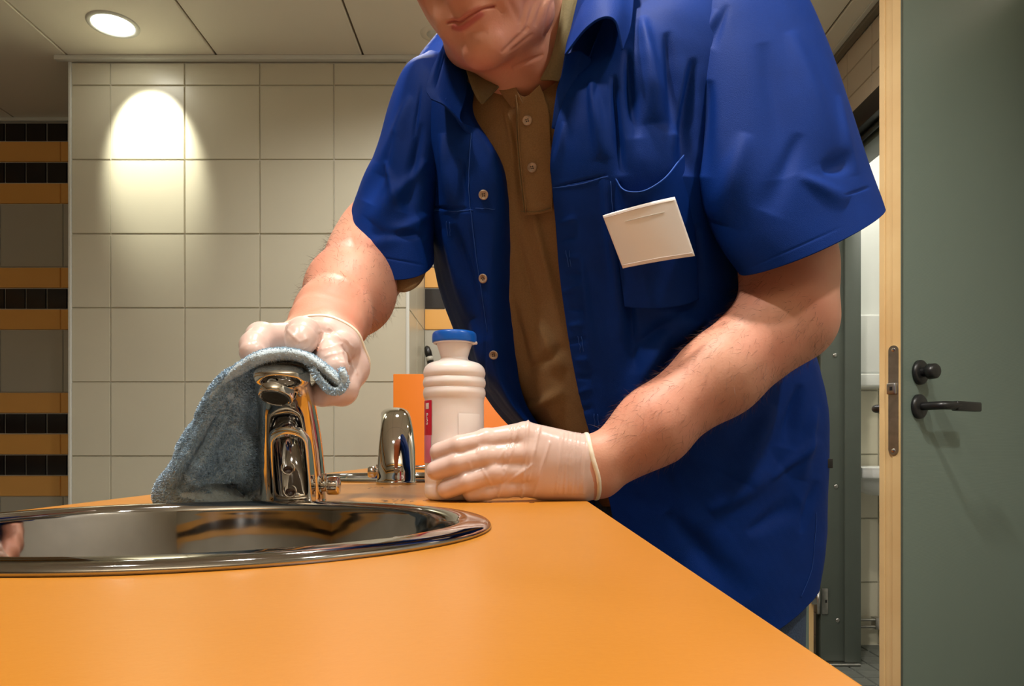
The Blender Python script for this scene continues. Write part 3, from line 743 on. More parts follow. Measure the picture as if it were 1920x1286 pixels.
# strip over the spout: thick arched band with a rolled right end
arc = [(376, 796), (388, 765), (400, 738), (420, 714), (440, 695), (460, 681), (481, 669), (505, 662), (532, 659), (558, 662), (582, 671), (604, 686), (622, 701), (634, 712), (641, 716), (645, 706), (641, 694)]
def band(D, up, dn):
    out = []
    for i, (x_, y_) in enumerate(arc): out.append(P(x_, y_-up, D))
    return out
def AD(x_, d):
    w_ = np.interp(x_, [370, 430, 480], [1, .75, 0]); return np.interp(x_, [376, 402], [.034, .010])+d*(1-w_)+(.642+(d-.604)*.55+.012*(1-x_/480))*w_
def KF(x_): return np.interp(x_, [376, 440, 484], [.25, .7, 1])
def AX(x_, k_): return x_+k_*np.interp(x_, [300, 420, 480], [1, 1, 0])
top_rows = [[P(AX(x_, 5), y_+13*KF(x_), AD(x_, .618)) for x_, y_ in arc], [P(AX(x_, 2), y_+5*KF(x_), AD(x_, .604)) for x_, y_ in arc], [P(x_, y_-1, AD(x_, .606)) for x_, y_ in arc], [P(AX(x_, -2), y_-3, AD(x_, .618)) for x_, y_ in arc], [P(x_, y_-2, AD(x_, .64)) for x_, y_ in arc], [P(x_+2, y_+0, AD(x_, .665)) for x_, y_ in arc], [P(x_+4, y_+8, AD(x_, .69)) for x_, y_ in arc], [P(x_+6, y_+16, AD(x_, .705)) for x_, y_ in arc],
            [P(x_+4, y_+26, AD(x_, .70)) for x_, y_ in arc]]
G2 = surf(top_rows, 300, 60); G2 = wob(G2, .0009, 130, 5)
strip = grid_obj('draped_fold', G2, M['terry'], cl, thick=.0045)
# rolled under-fold at the right
und = [[P(x_, y_, d) for (x_, y_) in ((586, 690), (600, 712), (618, 730), (636, 732), (644, 722))] for d in (.612, .63, .66, .69)]
G3 = wob(surf(und, 60, 40), .0012, 140, 6)
under = grid_obj('rolled_fold', G3, M['terry'], cl, thick=.006)
# pile: short tufts
def tufts(name, G, n, ln, m, parent, front=True):
    nv, nu = G.shape[:2]
    du = np.gradient(G, axis=1); dv = np.gradient(G, axis=0); N = np.cross(du, dv); N /= np.linalg.norm(N, axis=-1, keepdims=True)+1e-9
    area = np.linalg.norm(np.cross(du, dv), axis=-1).ravel(); area /= area.sum()
    idx = rng.choice(nv*nu, n, p=area); j, i = idx//nu, idx % nu
    p = G[j, i]+du[j, i]*rng.uniform(-.5, .5, (n, 1))+dv[j, i]*rng.uniform(-.5, .5, (n, 1)); nn = N[j, i]
    cen = G.reshape(-1, 3).mean(0); sgn = np.sign(((p-cen)*nn).sum(1, keepdims=True)); nn = nn*sgn if front else nn*np.sign(rng.normal(size=(n, 1)))
    dr = nn+rng.normal(0, .45, (n, 3)); dr /= np.linalg.norm(dr, axis=1, keepdims=True)
    L = ln*rng.uniform(.5, 1.2, (n, 1)); sd_ = np.cross(dr, rng.normal(size=(n, 3))); sd_ /= np.linalg.norm(sd_, axis=1, keepdims=True); sd_ *= ln*.16
    V_ = np.stack([p-sd_, p+sd_, p+dr*L+sd_*.7, p+dr*L-sd_*.7], 1).reshape(-1, 3)
    if front: V_[:, 2] = np.maximum(V_[:, 2], TOP+.0005)
    Q_ = np.arange(4*n).reshape(-1, 4)
    o = fast(name, V_, Q_, m, parent); o['kind'] = 'stuff'; return o
tufts('pile', G, 90000, .0024, M['pile'], body_c)
tufts('pile', G2, 44000, .0030, M['pile'], strip, False)
tufts('pile', G3, 12000, .0034, M['pile'], under, False)
# ================================================================== PERSON
man = empty('person', (.27, 1.10, 0), 'man in blue work shirt and brown polo leaning over the counter, wearing clear gloves', 'person')
# ---- skeleton (pixel, pixel, metres from the lens) -> world
ps, pt, rl = math.radians(22), math.radians(25), math.radians(11)
f_ = np.array([-math.sin(ps)*math.cos(pt), -math.cos(ps)*math.cos(pt), -math.sin(pt)])
l_ = np.array([math.cos(ps), -math.sin(ps), 0.0])            # his left
u_ = np.cross(l_, f_); u_ = u_ if u_[2] > 0 else -u_
l2 = l_*math.cos(rl)+u_*math.sin(rl); u2 = u_*math.cos(rl)-l_*math.sin(rl); l_, u_ = l2, u2
R = np.stack([l_, f_, u_], 1)
Hc = P(880, 36, .775)-R @ np.array([0, .0985, -.0755])
H = lambda x, y, z: Hc+R @ np.array([x, y, z])
bd = Field((-.30, .58, .70), (.44, 1.26, 1.62), .0027)
# trunk (under the clothes)
bd.cone(P(1310, 1050, 1.10), P(1235, 760, 1.07), .095, .10, .04)
bd.cone(P(1225, 760, 1.07), P(1110, 380, .985), .10, .085, .05)
bd.cone(P(1200, 480, .99), P(1060, 330, .99), .085, .085, .05)
bd.cone(P(885, 225, .985), P(1390, 80, .92), .038, .052, .04)
bd.cone(P(1080, 330, .985), P(1010, 130, .945), .085, .055, .05)
# neck
bd.cone(P(1030, 140, .955), H(0, -.035, -.035), .060, .055, .02)
bd.cone(P(1000, 165, .925), H(0, .02, -.085), .050, .045, .02)
bd.cone(P(1052, 115, .895), H(.055, -.015, -.045), .014, .016, .018)      # sternomastoid
# head
RH = R
bd.ell(H(0, -.008, .035), (.076, .096, .082), RH, .01)
bd.ell(H(0, .022, -.015), (.066, .070, .070), RH, .02)
bd.ell(H(0, .034, -.062), (.052, .048, .045), RH, .025)
for s in (-1, 1):
    bd.cone(H(.055*s, -.008, -.040), H(.048*s, .018, -.082), .014, .014, .022)      # jaw angle
    bd.cone(H(.048*s, .018, -.082), H(.012*s, .076, -.103), .014, .015, .022)       # jaw line
    bd.cone(H(.044*s, .052, -.020), H(.054*s, .030, -.015), .022, .016, .02)        # cheekbone
    bd.cone(H(.030*s, .066, -.062), H(.040*s, .045, -.048), .018, .020, .02)        # cheek
    bd.cone(H(.014*s, .088, .024), H(.048*s, .072, .024), .008, .007, .014)         # brow
    bd.ell(H(.033*s, .080, .006), (.013, .012, .010), RH, .004, True)               # eye socket
    bd.ell(H(.033*s, .074, .006), (.0125, .0125, .0115), RH, .002)
    bd.cone(H(.021*s, .0850, .0130), H(.044*s, .0805, .0125), .0062, .0058, .004)
    bd.cone(H(.023*s, .0820, -.0055), H(.043*s, .0785, -.0050), .0045, .0042, .004)
    bd.ell(H(.079*s, -.012, -.005), (.008, .018, .030), RH, .006)                   # ear
    bd.ell(H(.086*s, -.006, -.003), (.005, .010, .018), RH, .004, True)
    bd.cone(H(.0095*s, .099, -.040), H(.012*s, .094, -.043), .0075, .0065, .007)    # nostril wing
    bd.ell(H(.006*s, .104, -.0485), (.0032, .0045, .004), RH, .002, True)
bd.cone(H(0, .074, -.098), H(0, .082, -.104), .021, .015, .018)                     # chin
bd.cone(H(0, .090, .018), H(0, .115, -.036), .0075, .0105, .010)                    # nose
bd.cone(H(0, .078, -.066), H(0, .080, -.056), .022, .020, .014)                     # muzzle
# mouth
# his left arm (right in the picture)
LA = dict(sh=P(1430, 90, .92), el=P(1470, 598, .865), wr=P(1118, 872, .815))
bd.cone(LA['sh'], P(1478, 500, .878), .056, .052, .03)
bd.cone(P(1478, 500, .878), P(1474, 590, .865), .052, .052, .02)
bd.cone(P(1520, 610, .885), P(1505, 560, .89), .024, .03, .03)
bd.cone(P(1474, 595, .862), P(1350, 702, .835), .054, .045, .02)
bd.cone(P(1350, 702, .835), P(1225, 797, .822), .045, .039, .02)
bd.cone(P(1225, 797, .822), P(1128, 858, .815), .039, .0235, .02)
bd.cone(P(1225, 810, .822), P(1124, 892, .815), .034, .0215, .02)
# left hand round the bottle
LH = []
def hand(fd, infl=0.0, k=.006, side='L'):
    if side == 'L':
        ws = [P(1128, 858, .815), P(1124, 892, .815)]
        K = [P(985, 817, .790), P(992, 850, .786), P(997, 882, .788), P(1001, 909, .794)]
        fing = [[K[0], P(912, 826, .782), P(862, 836, .776), P(824, 848, .785)],
                [K[1], P(912, 856, .777), P(858, 868, .773), P(818, 882, .780)],
                [K[2], P(924, 886, .777), P(876, 902, .773), P(838, 917, .778)],
                [K[3], P(948, 912, .784), P(912, 920, .780), P(884, 925, .780)]]
        rs = [[.0142, .0112, .0103, .0096], [.0145, .0115, .0106, .0097], [.0140, .0112, .0103, .0094], [.0125, .0100, .0092, .0084]]
        thumb = [P(1075, 868, .825), P(1000, 858, .862), P(935, 850, .876), P(892, 846, .866)]; tr = [.020, .0155, .0125, .0108]
        wr = [.0235, .0215]
        extra = [(P(1085, 905, .812), P(1020, 905, .806), .020, .017)]
    else:
        ws = [P(594, 606, .795), P(630, 614, .80)]
        K = [P(644, 650, .735), P(606, 634, .728), P(566, 632, .735), P(532, 638, .748)]
        fing = [[K[0], P(612, 658, .676), P(622, 676, .656), P(630, 690, .650)],
                [K[1], P(568, 626, .660), P(564, 637, .645), P(562, 643, .640)],
                [K[2], P(490, 633, .690), P(477, 648, .664), P(473, 660, .655)],
                [K[3], P(500, 636, .715), P(487, 655, .695), P(490, 668, .685)]]
        rs = [[.0150, .0128, .0126, .0108], [.0150, .0134, .0130, .0110], [.0140, .0125, .0120, .0104], [.0125, .0105, .0098, .009]]
        thumb = [P(640, 640, .79), P(655, 690, .755), P(640, 730, .722), P(604, 738, .695)]; tr = [.0215, .0185, .0145, .0118]
        wr = [.0255, .0255]
        extra = [(P(640, 655, .765), P(645, 690, .75), .022, .019), (P(600, 640, .76), P(560, 640, .76), .018, .016)]
    for i in range(4):
        w0 = ws[0]+(ws[1]-ws[0])*(i/3.0 if side == 'L' else 1-i/3.0)
        fd.cone(w0, K[i], (wr[0] if i < 2 else wr[1])*.86+infl, rs[i][0]+infl, .012)
    fd.cone(ws[0], ws[1], wr[0]+infl, wr[1]+infl, .012)
    for a, b, ra, rb in extra: fd.cone(a, b, ra+infl, rb+infl, .012)
    for i in range(4):
        g = Field.__new__(Field); 
        fd.chain(fing[i], [r+infl for r in rs[i]], .0022)
        fd.ell(fing[i][1], [rs[i][1]*1.06+infl]*3, np.eye(3), .004)
    fd.chain(thumb, [r+infl for r in tr], .006)
    return fing
hand(bd, 0.0, side='L')
# his right arm (left in the picture)
bd.cone(P(842, 235, .985), P(705, 450, 1.015), .042, .048, .03)
bd.cone(P(705, 450, 1.015), P(690, 492, .995), .050, .050, .02)
bd.cone(P(692, 488, .992), P(656, 548, .905), .054, .052, .02)
bd.cone(P(656, 548, .905), P(618, 592, .83), .050, .036, .02)
bd.cone(P(618, 592, .83), P(594, 606, .795), .036, .0265, .02)
bd.cone(P(632, 598, .83), P(630, 614, .80), .034, .0265, .02)
hand(bd, 0.0, side='R')
V, Q = bd.mesh()
body = fast('body', V, Q, M['skin'], man)
bm = bmesh.new(); bm.from_mesh(body.data)
def in_face(c): return c.z > 1.30 and c.y < .87 and abs(c.x+.03) < .13 and (Vector(c)-Vector(H(0, .06, -.07))).length < .085
es = [e for e in bm.edges if in_face(e.verts[0].co) and in_face(e.verts[1].co)]
bmesh.ops.subdivide_edges(bm, edges=es, cuts=2, use_grid_fill=True)
vs = [v for v in bm.verts if in_face(v.co)]
for _ in range(6): bmesh.ops.smooth_vert(bm, verts=vs, factor=.5, use_axis_x=True, use_axis_y=True, use_axis_z=True)
bm.normal_update()
co = np.array([v.co for v in bm.verts]); no = np.array([v.normal for v in bm.verts])
px, py = proj(co); fm = (co[:, 2] > 1.27) & (no[:, 1] < .2)
def path_d(path):
    d = np.full(len(px), 1e9); tt = np.zeros(len(px)); n = len(path)-1
    for i in range(n):
        s_, t_ = seg_d(px, py, *path[i], *path[i+1]); m_ = s_ < d; d[m_] = s_[m_]; tt[m_] = (i+t_[m_])/n
    return d, tt
slit = crom(np.array([(838, 43), (850, 40), (862, 42), (874, 34), (889, 25), (906, 16), (927, 12)], float), 24)
low = crom(np.array([(846, 47), (856, 51), (867, 51), (880, 43), (894, 32), (908, 21)], float), 20)
upp = crom(np.array([(846, 36), (854, 34), (864, 35), (874, 26), (888, 18), (904, 10)], float), 20)
ds, ts = path_d(slit); dl, tl = path_d(low); du_, tu = path_d(upp)
disp = np.zeros(len(px))
disp += .0020*np.exp(-(dl/7.5)**2)*np.sin(np.pi*np.clip(tl, .04, .96))**.5+.0014*np.exp(-(du_/6)**2)*np.sin(np.pi*np.clip(tu, .04, .96))**.5
disp -= .0030*np.exp(-(ds/2.8)**2)
for (x1, y1, x2, y2, w_, a) in [(952, -5, 975, 45, 7, -.0010), (985, 0, 975, 60, 5, -.0014), (1003, 0, 985, 62, 4, -.0012), (1020, -5, 1003, 50, 4, -.0014), (1036, 0, 1018, 70, 4, -.0012), (930, 5, 944, 26, 5, -.0010),
        (992, 50, 940, 100, 4, -.0015), (1000, 62, 955, 98, 3, -.0010), (1020, 102, 960, 128, 4, -.0016), (870, 62, 915, 58, 7, -.0012), (800, 0, 812, 40, 10, .0006), (1040, 40, 1015, 90, 4, -.001)]:
    s_, t_ = seg_d(px, py, x1, y1, x2, y2); disp += a*np.exp(-(s_/w_)**2)*(4*t_*(1-t_))**.5
disp *= fm
co2 = co+no*disp[:, None]
for v, c in zip(bm.verts, co2): v.co = c
lip = np.maximum(np.exp(-(dl/6.5)**4)*np.clip(np.sin(np.pi*tl)*4, 0, 1), np.exp(-(du_/3.5)**4)*.6*np.clip(np.sin(np.pi*tu)*4, 0, 1))
lip = np.maximum(lip, np.exp(-(ds/2.2)**2))*fm*.8
bm.to_mesh(body.data); bm.free(); body.data.shade_smooth()
at = body.data.attributes.new('lip', 'FLOAT', 'POINT'); at.data.foreach_set('value', lip.astype(np.float32))
V = co2
sm = body.modifiers.new('smooth', 'SMOOTH'); sm.factor = .4; sm.iterations = 1

# eyes, brows, hair
for s in (-1, 1):
    e = lathe('eye', [(0, .0006), (.0045, .0004), (.0085, -.002)], M['eye'], man, c=H(.033*s, .0855, .0035), axis=f_, n=20)
    lathe('iris', [(0, .0010), (.004, .0007), (.0042, .0002)], M['iris'], e, c=H(.033*s, .0856, .0005), axis=f_, n=16)
    tube('eyebrow', [H(.016*s, .0975, .027), H(.033*s, .092, .033), H(.050*s, .079, .030)], [.003, .0035, .0015], M['hair'], man, n=8, samples=8)
hf = Field(Hc-.16, Hc+.16, .004)
hf.ell(H(0, -.014, .042), (.081, .097, .082), RH, .004)
hf.cone(H(0, -.05, .0), H(0, -.055, -.03), .060, .045, .02)
hf.cone(H(0, .15, -.03), H(0, .12, .02), .075, .055, .01, True)
for s in (-1, 1): hf.cone(H(.09*s, .035, -.03), H(.09*s, .0, -.04), .035, .028, .008, True)
Vh, Qh = hf.mesh(); hr = fast('hair', wob(Vh.reshape(1, -1, 3), 0, 1)[0] if 0 else Vh, Qh, M['hair'], man)

# ---- gloves
def make_glove(side, lo, hi, wc, wn, label):
    g = Field(lo, hi, .00125); hand(g, .0009, side=side)
    V, Q = g.mesh(.0)
    wn = wn/np.linalg.norm(wn)
    # wrinkles
    r = np.random.default_rng(5)
    s = (V-wc) @ wn
    px = CX+F*V[:, 0]/V[:, 1]; py = HY-F*(V[:, 2]-CAMZ)/V[:, 1]
    dd = np.zeros(len(V))
    if side == 'L':
        lines = [(972, 800, 935, 930, 3, .0011), (990, 790, 978, 935, 2.2, .0014), (960, 800, 945, 880, 2, .0009), (1012, 800, 990, 900, 2, .0012), (1030, 830, 1000, 930, 2.5, .0008), (1000, 870, 950, 905, 2.2, .0009),
                 (945, 845, 930, 870, 2, .0007), (900, 835, 895, 848, 2, .0006), (880, 868, 885, 882, 2, .0006), (905, 880, 925, 915, 2, .0006)]
        for i in range(16): lines.append((1052+i*3.6+r.uniform(-2, 2), 812, 1040+i*3.9+r.uniform(-3, 3), 925, 1.4, .00045))
    else:
        lines = [(540, 620, 560, 640, 2.5, .0007), (550, 650, 575, 635, 2.5, .0007), (556, 660, 580, 648, 2, .0007), (605, 655, 640, 645, 2.5, .0008), (610, 668, 642, 660, 2, .0007), (600, 622, 650, 640, 3, .0008), (615, 615, 660, 650, 2.5, .0008), (650, 660, 668, 700, 2.5, .0009), (640, 660, 655, 710, 2, .0007), (480, 640, 500, 660, 2, .0006)]
    for (x1, y1, x2, y2, w_, a) in lines:
        sd_, t = seg_d(px, py, x1, y1, x2, y2); dd += 1.35*a*np.exp(-(sd_/w_)**2)
    # outward normal from the field gradient
    gi = np.clip(np.round((V-g.lo)/g.h).astype(int), 1, np.array(g.n)-2)
    N = np.stack([g.f[gi[:, 0]+1, gi[:, 1], gi[:, 2]]-g.f[gi[:, 0]-1, gi[:, 1], gi[:, 2]], g.f[gi[:, 0], gi[:, 1]+1, gi[:, 2]]-g.f[gi[:, 0], gi[:, 1]-1, gi[:, 2]], g.f[gi[:, 0], gi[:, 1], gi[:, 2]+1]-g.f[gi[:, 0], gi[:, 1], gi[:, 2]-1]], 1)
    N /= np.linalg.norm(N, axis=1, keepdims=True)+1e-9
    V = V+N*dd[:, None]
    keep = (s[Q] < 0).all(1); Q = Q[keep]
    used = np.unique(Q); mp = np.full(len(V), -1); mp[used] = np.arange(len(used))
    o = fast('glove', V[used], mp[Q], M['glove'], man); o['label'] = label
    m_ = o.modifiers.new('smooth', 'SMOOTH'); m_.factor = .5; m_.iterations = 2
    # rolled cuff: trace the cut boundary as a smooth loop
    near = np.abs(s) < .0016; ring = V[near]
    a = np.cross(wn, (0, 0, 1.)); a /= np.linalg.norm(a); b = np.cross(wn, a); c0 = ring.mean(0)
    th = np.arctan2((ring-c0) @ b, (ring-c0) @ a); rr = np.hypot((ring-c0) @ b, (ring-c0) @ a)
    k = 60; pts = []
    for i in range(k):
        t = -math.pi+2*math.pi*(i+.5)/k; dth = np.abs((th-t+math.pi) % (2*math.pi)-math.pi); m = dth < .15
        r_ = np.median(rr[m]) if m.any() else np.median(rr)
        pts.append(c0+a*r_*1.0*math.cos(t)+b*r_*math.sin(t)+wn*.0012*math.sin(3*t))
    pts = np.array(pts); V2 = []
    for i in range(k):
        t = pts[(i+1) % k]-pts[i-1]; t /= np.linalg.norm(t); nr = pts[i]-c0; nr -= t*(nr @ t); nr /= np.linalg.norm(nr); bb = np.cross(t, nr)
        for j in range(8): q = 2*math.pi*j/8; V2.append(pts[i]+.0017*(nr*math.cos(q)+1.6*bb*math.sin(q)))
    Q2 = [(i*8+j, i*8+(j+1) % 8, ((i+1) % k)*8+(j+1) % 8, ((i+1) % k)*8+j) for i in range(k) for j in range(8)]
    link('cuff', V2, Q2, M['glove_cuff'], o)
    return o
wl = (P(1108, 872, .812)); nl = P(1150, 866, .815)-P(1080, 880, .812)
make_glove('L', (-.125, .72, .830), (.145, .92, .965), wl, nl, 'clear glove on the hand gripping the white bottle')
wr_ = P(614, 632, .752); nr_ = P(625, 590, .83)-P(600, 625, .757)
make_glove('R', (-.30, .59, .93), (-.11, .86, 1.09), wr_, nr_, 'clear glove on the hand pressing the cloth onto the tap')

# ---- arm hair
def arm_hair(pts, n, L, seed):
    r = np.random.default_rng(seed); pts = [np.array(p) for p in pts]
    # sample body vertices near the forearm axis
    Vb = V_body; m = np.zeros(len(Vb), bool)
    for i in range(len(pts)-1):
        a, b = pts[i], pts[i+1]; ab = b-a; t = (Vb-a) @ ab/(ab @ ab); dist = np.linalg.norm(Vb-a-np.clip(t, 0, 1)[:, None]*ab, axis=1)
        m |= (t > 0) & (t < 1) & (dist < .075)
    idx = r.choice(np.where(m)[0], n); p = Vb[idx]; nn = N_body[idx]
    ax = pts[-1]-pts[0]; ax /= np.linalg.norm(ax)
    dr = ax*.9+nn*.45+r.normal(0, .35, (n, 3)); dr /= np.linalg.norm(dr, axis=1, keepdims=True)
    l = L*r.uniform(.5, 1.2, (n, 1)); sd_ = np.cross(dr, r.normal(size=(n, 3))); sd_ /= np.linalg.norm(sd_, axis=1, keepdims=True); sd_ *= .00010
    mid = p+dr*l*.5+nn*.0004; end = p+dr*l+np.array([0, 0, -.0012])
    VV = np.stack([p-sd_, p+sd_, mid+sd_*.8, mid-sd_*.8, end], 1).reshape(-1, 3); base = 5*np.arange(n)[:, None]
    F4 = base+np.array([[0, 1, 2, 3]]); F3 = base+np.array([[3, 2, 4, 4]])
    me = bpy.data.meshes.new('arm_hair'); me.from_pydata(VV.tolist(), [], F4.tolist()+[x[:3] for x in F3.tolist()]); me.materials.append(M['armhair'])
    o = bpy.data.objects.new('arm_hair', me); C.objects.link(o); place(o, man); o['kind'] = 'stuff'
V_body, N_body = V, None
nn = np.zeros(len(V)*3, np.float32); body.data.vertices.foreach_get('normal', nn); N_body = nn.reshape(-1, 3)
arm_hair([P(1474, 595, .862), P(1350, 702, .835), P(1150, 850, .82)], 2600, .013, 1)
arm_hair([P(700, 470, 1.0), P(656, 548, .905), P(612, 594, .82)], 1800, .012, 2)
# ---- work shirt: open-fronted shell from the right placket round the back to the left placket
SR = [
 [(1105,110,.815),(1130,40,.83),(1160,-10,.86),(1160,-50,.92),(1120,-70,.96),(1070,-75,1.0),(1000,-50,1.03),(930,0,1.02),(890,50,.99),(868,95,.95),(862,125,.90),(872,150,.875),(886,160,.89)],
 [(1062,180,.825),(1150,120,.80),(1270,20,.81),(1400,-40,.85),(1450,-40,.90),(1400,-80,.98),(1100,-80,1.05),(900,0,1.06),(798,90,1.01),(775,140,.95),(820,180,.885),(868,205,.87),(892,220,.895)],
 [(1035,280,.832),(1110,270,.805),(1220,250,.795),(1330,220,.82),(1420,200,.90),(1390,160,1.0),(1130,140,1.09),(900,190,1.11),(785,250,1.02),(783,290,.95),(835,300,.885),(921,300,.868),(945,312,.90)],
 [(1040,400,.85),(1120,400,.828),(1220,395,.812),(1330,390,.84),(1420,390,.92),(1400,360,1.04),(1150,340,1.13),(930,370,1.12),(812,410,1.04),(806,425,.97),(850,420,.905),(928,400,.885),(962,420,.92)],
 [(1055,560,.885),(1140,560,.87),(1250,560,.86),(1370,560,.895),(1480,560,.98),(1450,550,1.08),(1200,540,1.16),(970,560,1.14),(850,590,1.06),(846,575,1.0),(872,562,.945),(920,560,.915),(966,572,.955)],
 [(1086,740,.925),(1170,750,.905),(1290,760,.90),(1420,760,.935),(1543,740,1.00),(1500,740,1.1),(1260,740,1.18),(1040,740,1.16),(935,765,1.08),(922,745,1.03),(932,742,.985),(951,742,.955),(985,755,.995)],
 [(1140,930,.955),(1210,930,.94),(1320,930,.935),(1440,930,.965),(1549,930,1.03),(1510,930,1.13),(1300,930,1.21),(1150,930,1.2),(1085,930,1.13),(1082,925,1.06),(1086,920,1.015),(1092,915,1.0),(1110,925,1.03)],
 [(1170,1090,.975),(1240,1100,.955),(1350,1110,.95),(1465,1080,.98),(1544,1050,1.04),(1505,1030,1.13),(1310,1040,1.2),(1160,1040,1.19),(1090,1100,1.13),(1084,1090,1.07),(1088,1080,1.03),(1094,1075,1.01),(1115,1090,1.04)],
 [(1180,1190,.985),(1250,1215,.965),(1370,1215,.96),(1472,1172,.985),(1536,1105,1.045),(1490,1085,1.13),(1320,1120,1.2),(1160,1120,1.19),(1095,1160,1.13),(1088,1140,1.08),(1090,1130,1.04),(1096,1125,1.02),(1115,1140,1.05)],
]
SG = surf(rows3(SR), 420, 420)
CR = [  # crease lines on the torso
 (1150,140,1165,330,9,-.006),(1110,150,1130,300,10,.005),(1205,30,1230,230,16,.007),(1250,60,1270,250,12,-.006),(1175,90,1190,260,10,-.005),(1300,110,1285,330,12,-.008),
 (1060,230,1040,330,8,.002),(1160,340,1190,700,9,-.006),(1132,330,1175,640,12,.004),(1210,560,1330,640,26,.007),(1190,650,1310,560,14,-.004),(1300,420,1300,560,14,-.006),
 (1250,620,1180,780,22,.008),(1330,600,1200,740,14,-.006),(1450,760,1380,900,20,.006),(1500,720,1470,840,12,-.005),(1530,760,1500,900,10,.004),(1330,960,1460,870,22,.006),(1400,1000,1500,940,16,-.004),
 (1250,960,1400,1130,24,-.005),(830,250,850,400,12,.005),(805,270,812,400,9,-.004),(865,300,872,400,8,-.003),(850,420,905,640,14,-.004),(830,430,880,600,9,.003),(880,600,925,740,8,.003),
 (1440,900,1535,820,9,.003),(1500,1000,1530,900,7,-.003),(1090,480,1110,700,10,.002),
 (880,400,895,560,2.2,-.0016),(1035,352,1140,328,2.0,-.0016),(786,388,880,392,2.5,-.002),(900,560,918,740,2.0,-.0014)]
for i in range(12): CR.append((1048+i*3+random.uniform(-6, 6), 420+i*32, 1082+i*3, 412+i*32+random.uniform(-8, 8), 5, .0012*(-1)**i))
CR = [c[:5]+(c[5]*1.6,) for c in CR]
SG = creases(SG, CR); SG = wob(SG, .0016, 26, 8); SG = wob(SG, .0006, 90, 9)
shirt = grid_obj('work_shirt', SG, M['shirt'], man, thick=.0012)

def sleeve_rows(spec):
    out = []
    for (l, r, dep, dz) in spec:
        L, Rr = P(*l), P(*r); c = (L+Rr)/2; a = (Rr-L)/2; b = np.array([0, -dep, dz])
        out.append([c-a*math.cos(t)+b*math.sin(t) for t in np.linspace(0, 2*math.pi, 21)[:-1]])
    return out
s1 = sleeve_rows([((800,108,1.0),(862,150,.96),.035,.0),((752,152,.985),(862,215,.935),.060,.0),((715,265,.985),(835,320,.945),.066,-.012),((684,345,.99),(818,400,.95),.066,-.025),((658,402,.995),(812,450,.95),.066,-.038),((632,455,1.0),(814,490,.95),.066,-.050)])
G1 = surf(s1, 220, 200, True)
G1 = creases(G1, [(770,180,720,330,12,.006),(745,250,690,380,10,-.005),(790,230,760,400,12,-.006),(800,300,700,420,14,.006),(810,400,700,460,12,.005),(800,440,690,440,9,-.005),(720,300,760,420,10,.004),(640,430,700,300,8,.003),(652,448,700,480,2,-.001),(700,480,800,498,2,-.001),(790,160,775,260,3,-.003)])
G1 = wob(G1, .002, 38, 11)
sl1 = grid_obj('sleeve', G1, M['shirt'], shirt, closed=True, thick=.0014)
s2 = sleeve_rows([((1340,-40,.86),(1440,-70,.93),.03,0),((1300,40,.85),(1500,0,.90),.055,0),((1288,120,.85),(1543,100,.89),.070,-.005),((1288,220,.845),(1583,215,.875),.075,-.010),((1298,340,.84),(1618,310,.86),.076,-.016),((1345,450,.835),(1640,365,.85),.073,-.020),((1390,515,.83),(1648,388,.845),.070,-.022)])
G2_ = surf(s2, 260, 240, True)
G2_ = creases(G2_, [(1345,20,1300,120,9,.003),(1365,10,1330,90,10,-.003),(1320,60,1290,150,6,-.005),(1330,150,1310,330,16,-.006),(1480,60,1560,300,22,.006),(1430,80,1480,330,26,-.005),(1540,320,1600,300,16,-.005),(1500,330,1590,380,14,.004),(1400,250,1350,420,24,.006),(1570,180,1600,330,10,.003),(1580,368,1632,350,2,-.0014),(1400,505,1580,425,1.8,-.0005),(1500,250,1440,400,18,-.004)])
G2_ = wob(G2_, .0022, 30, 12)
sl2 = grid_obj('sleeve', G2_, M['shirt'], shirt, closed=True, thick=.0014)

# collars
cg = surf(rows3([
 [(1070,60,.832),(1092,10,.828),(1120,-25,.82),(1150,-40,.82),(1190,-20,.82)][:],
 [(1064,82,.812),(1094,28,.795),(1127,0,.785),(1160,5,.785),(1182,50,.79)],
 [(1060,104,.80),(1098,54,.776),(1131,33,.766),(1155,42,.766),(1167,94,.772)]]), 90, 50)
cg = wob(cg, .0008, 60, 21)
grid_obj('collar', cg, M['shirt'], shirt, thick=.0022)
cg = surf(rows3([[(1115,-70,.90),(1140,-100,.87),(1180,-110,.86)],[(1090,-20,.85),(1125,-60,.83),(1195,-60,.82)],[(1070,60,.832),(1120,-25,.82),(1190,-20,.82)]]), 40, 40)
grid_obj('collar', cg, M['shirt'], shirt, thick=.002)
cg = surf(rows3([[(1060,104,.80),(1053,140,.815),(1044,170,.825),(1034,240,.83)],[(1085,95,.815),(1078,150,.822),(1070,190,.825),(1060,250,.83)],[(1108,110,.815),(1105,160,.815),(1100,210,.815),(1095,260,.815)]]), 50, 30)
grid_obj('facing', cg, M['shirt'], shirt, thick=.0016)
cg = surf(rows3([[(1068,30,.85),(1105,-10,.85),(1150,-20,.85),(1200,30,.83)],[(1068,70,.842),(1105,50,.842),(1145,50,.838),(1185,70,.815)],[(1062,130,.83),(1095,130,.826),(1130,128,.818),(1172,130,.803)]]), 40, 30)
grid_obj('facing', cg, M['shirt'], shirt, thick=.0016)
cg = surf(rows3([
 [(834,76,.90),(822,105,.872),(808,135,.858),(799,167,.850),(808,186,.846)],
 [(858,84,.905),(848,120,.872),(836,150,.858),(828,182,.846),(836,200,.842)],
 [(874,104,.905),(876,150,.876),(872,185,.864),(862,218,.852),(866,232,.850)]]), 80, 60)
cg = creases(cg, [(828,90,806,165,5,.002),(838,90,816,170,2,-.001)])
grid_obj('collar', cg, M['shirt'], shirt, thick=.0022)
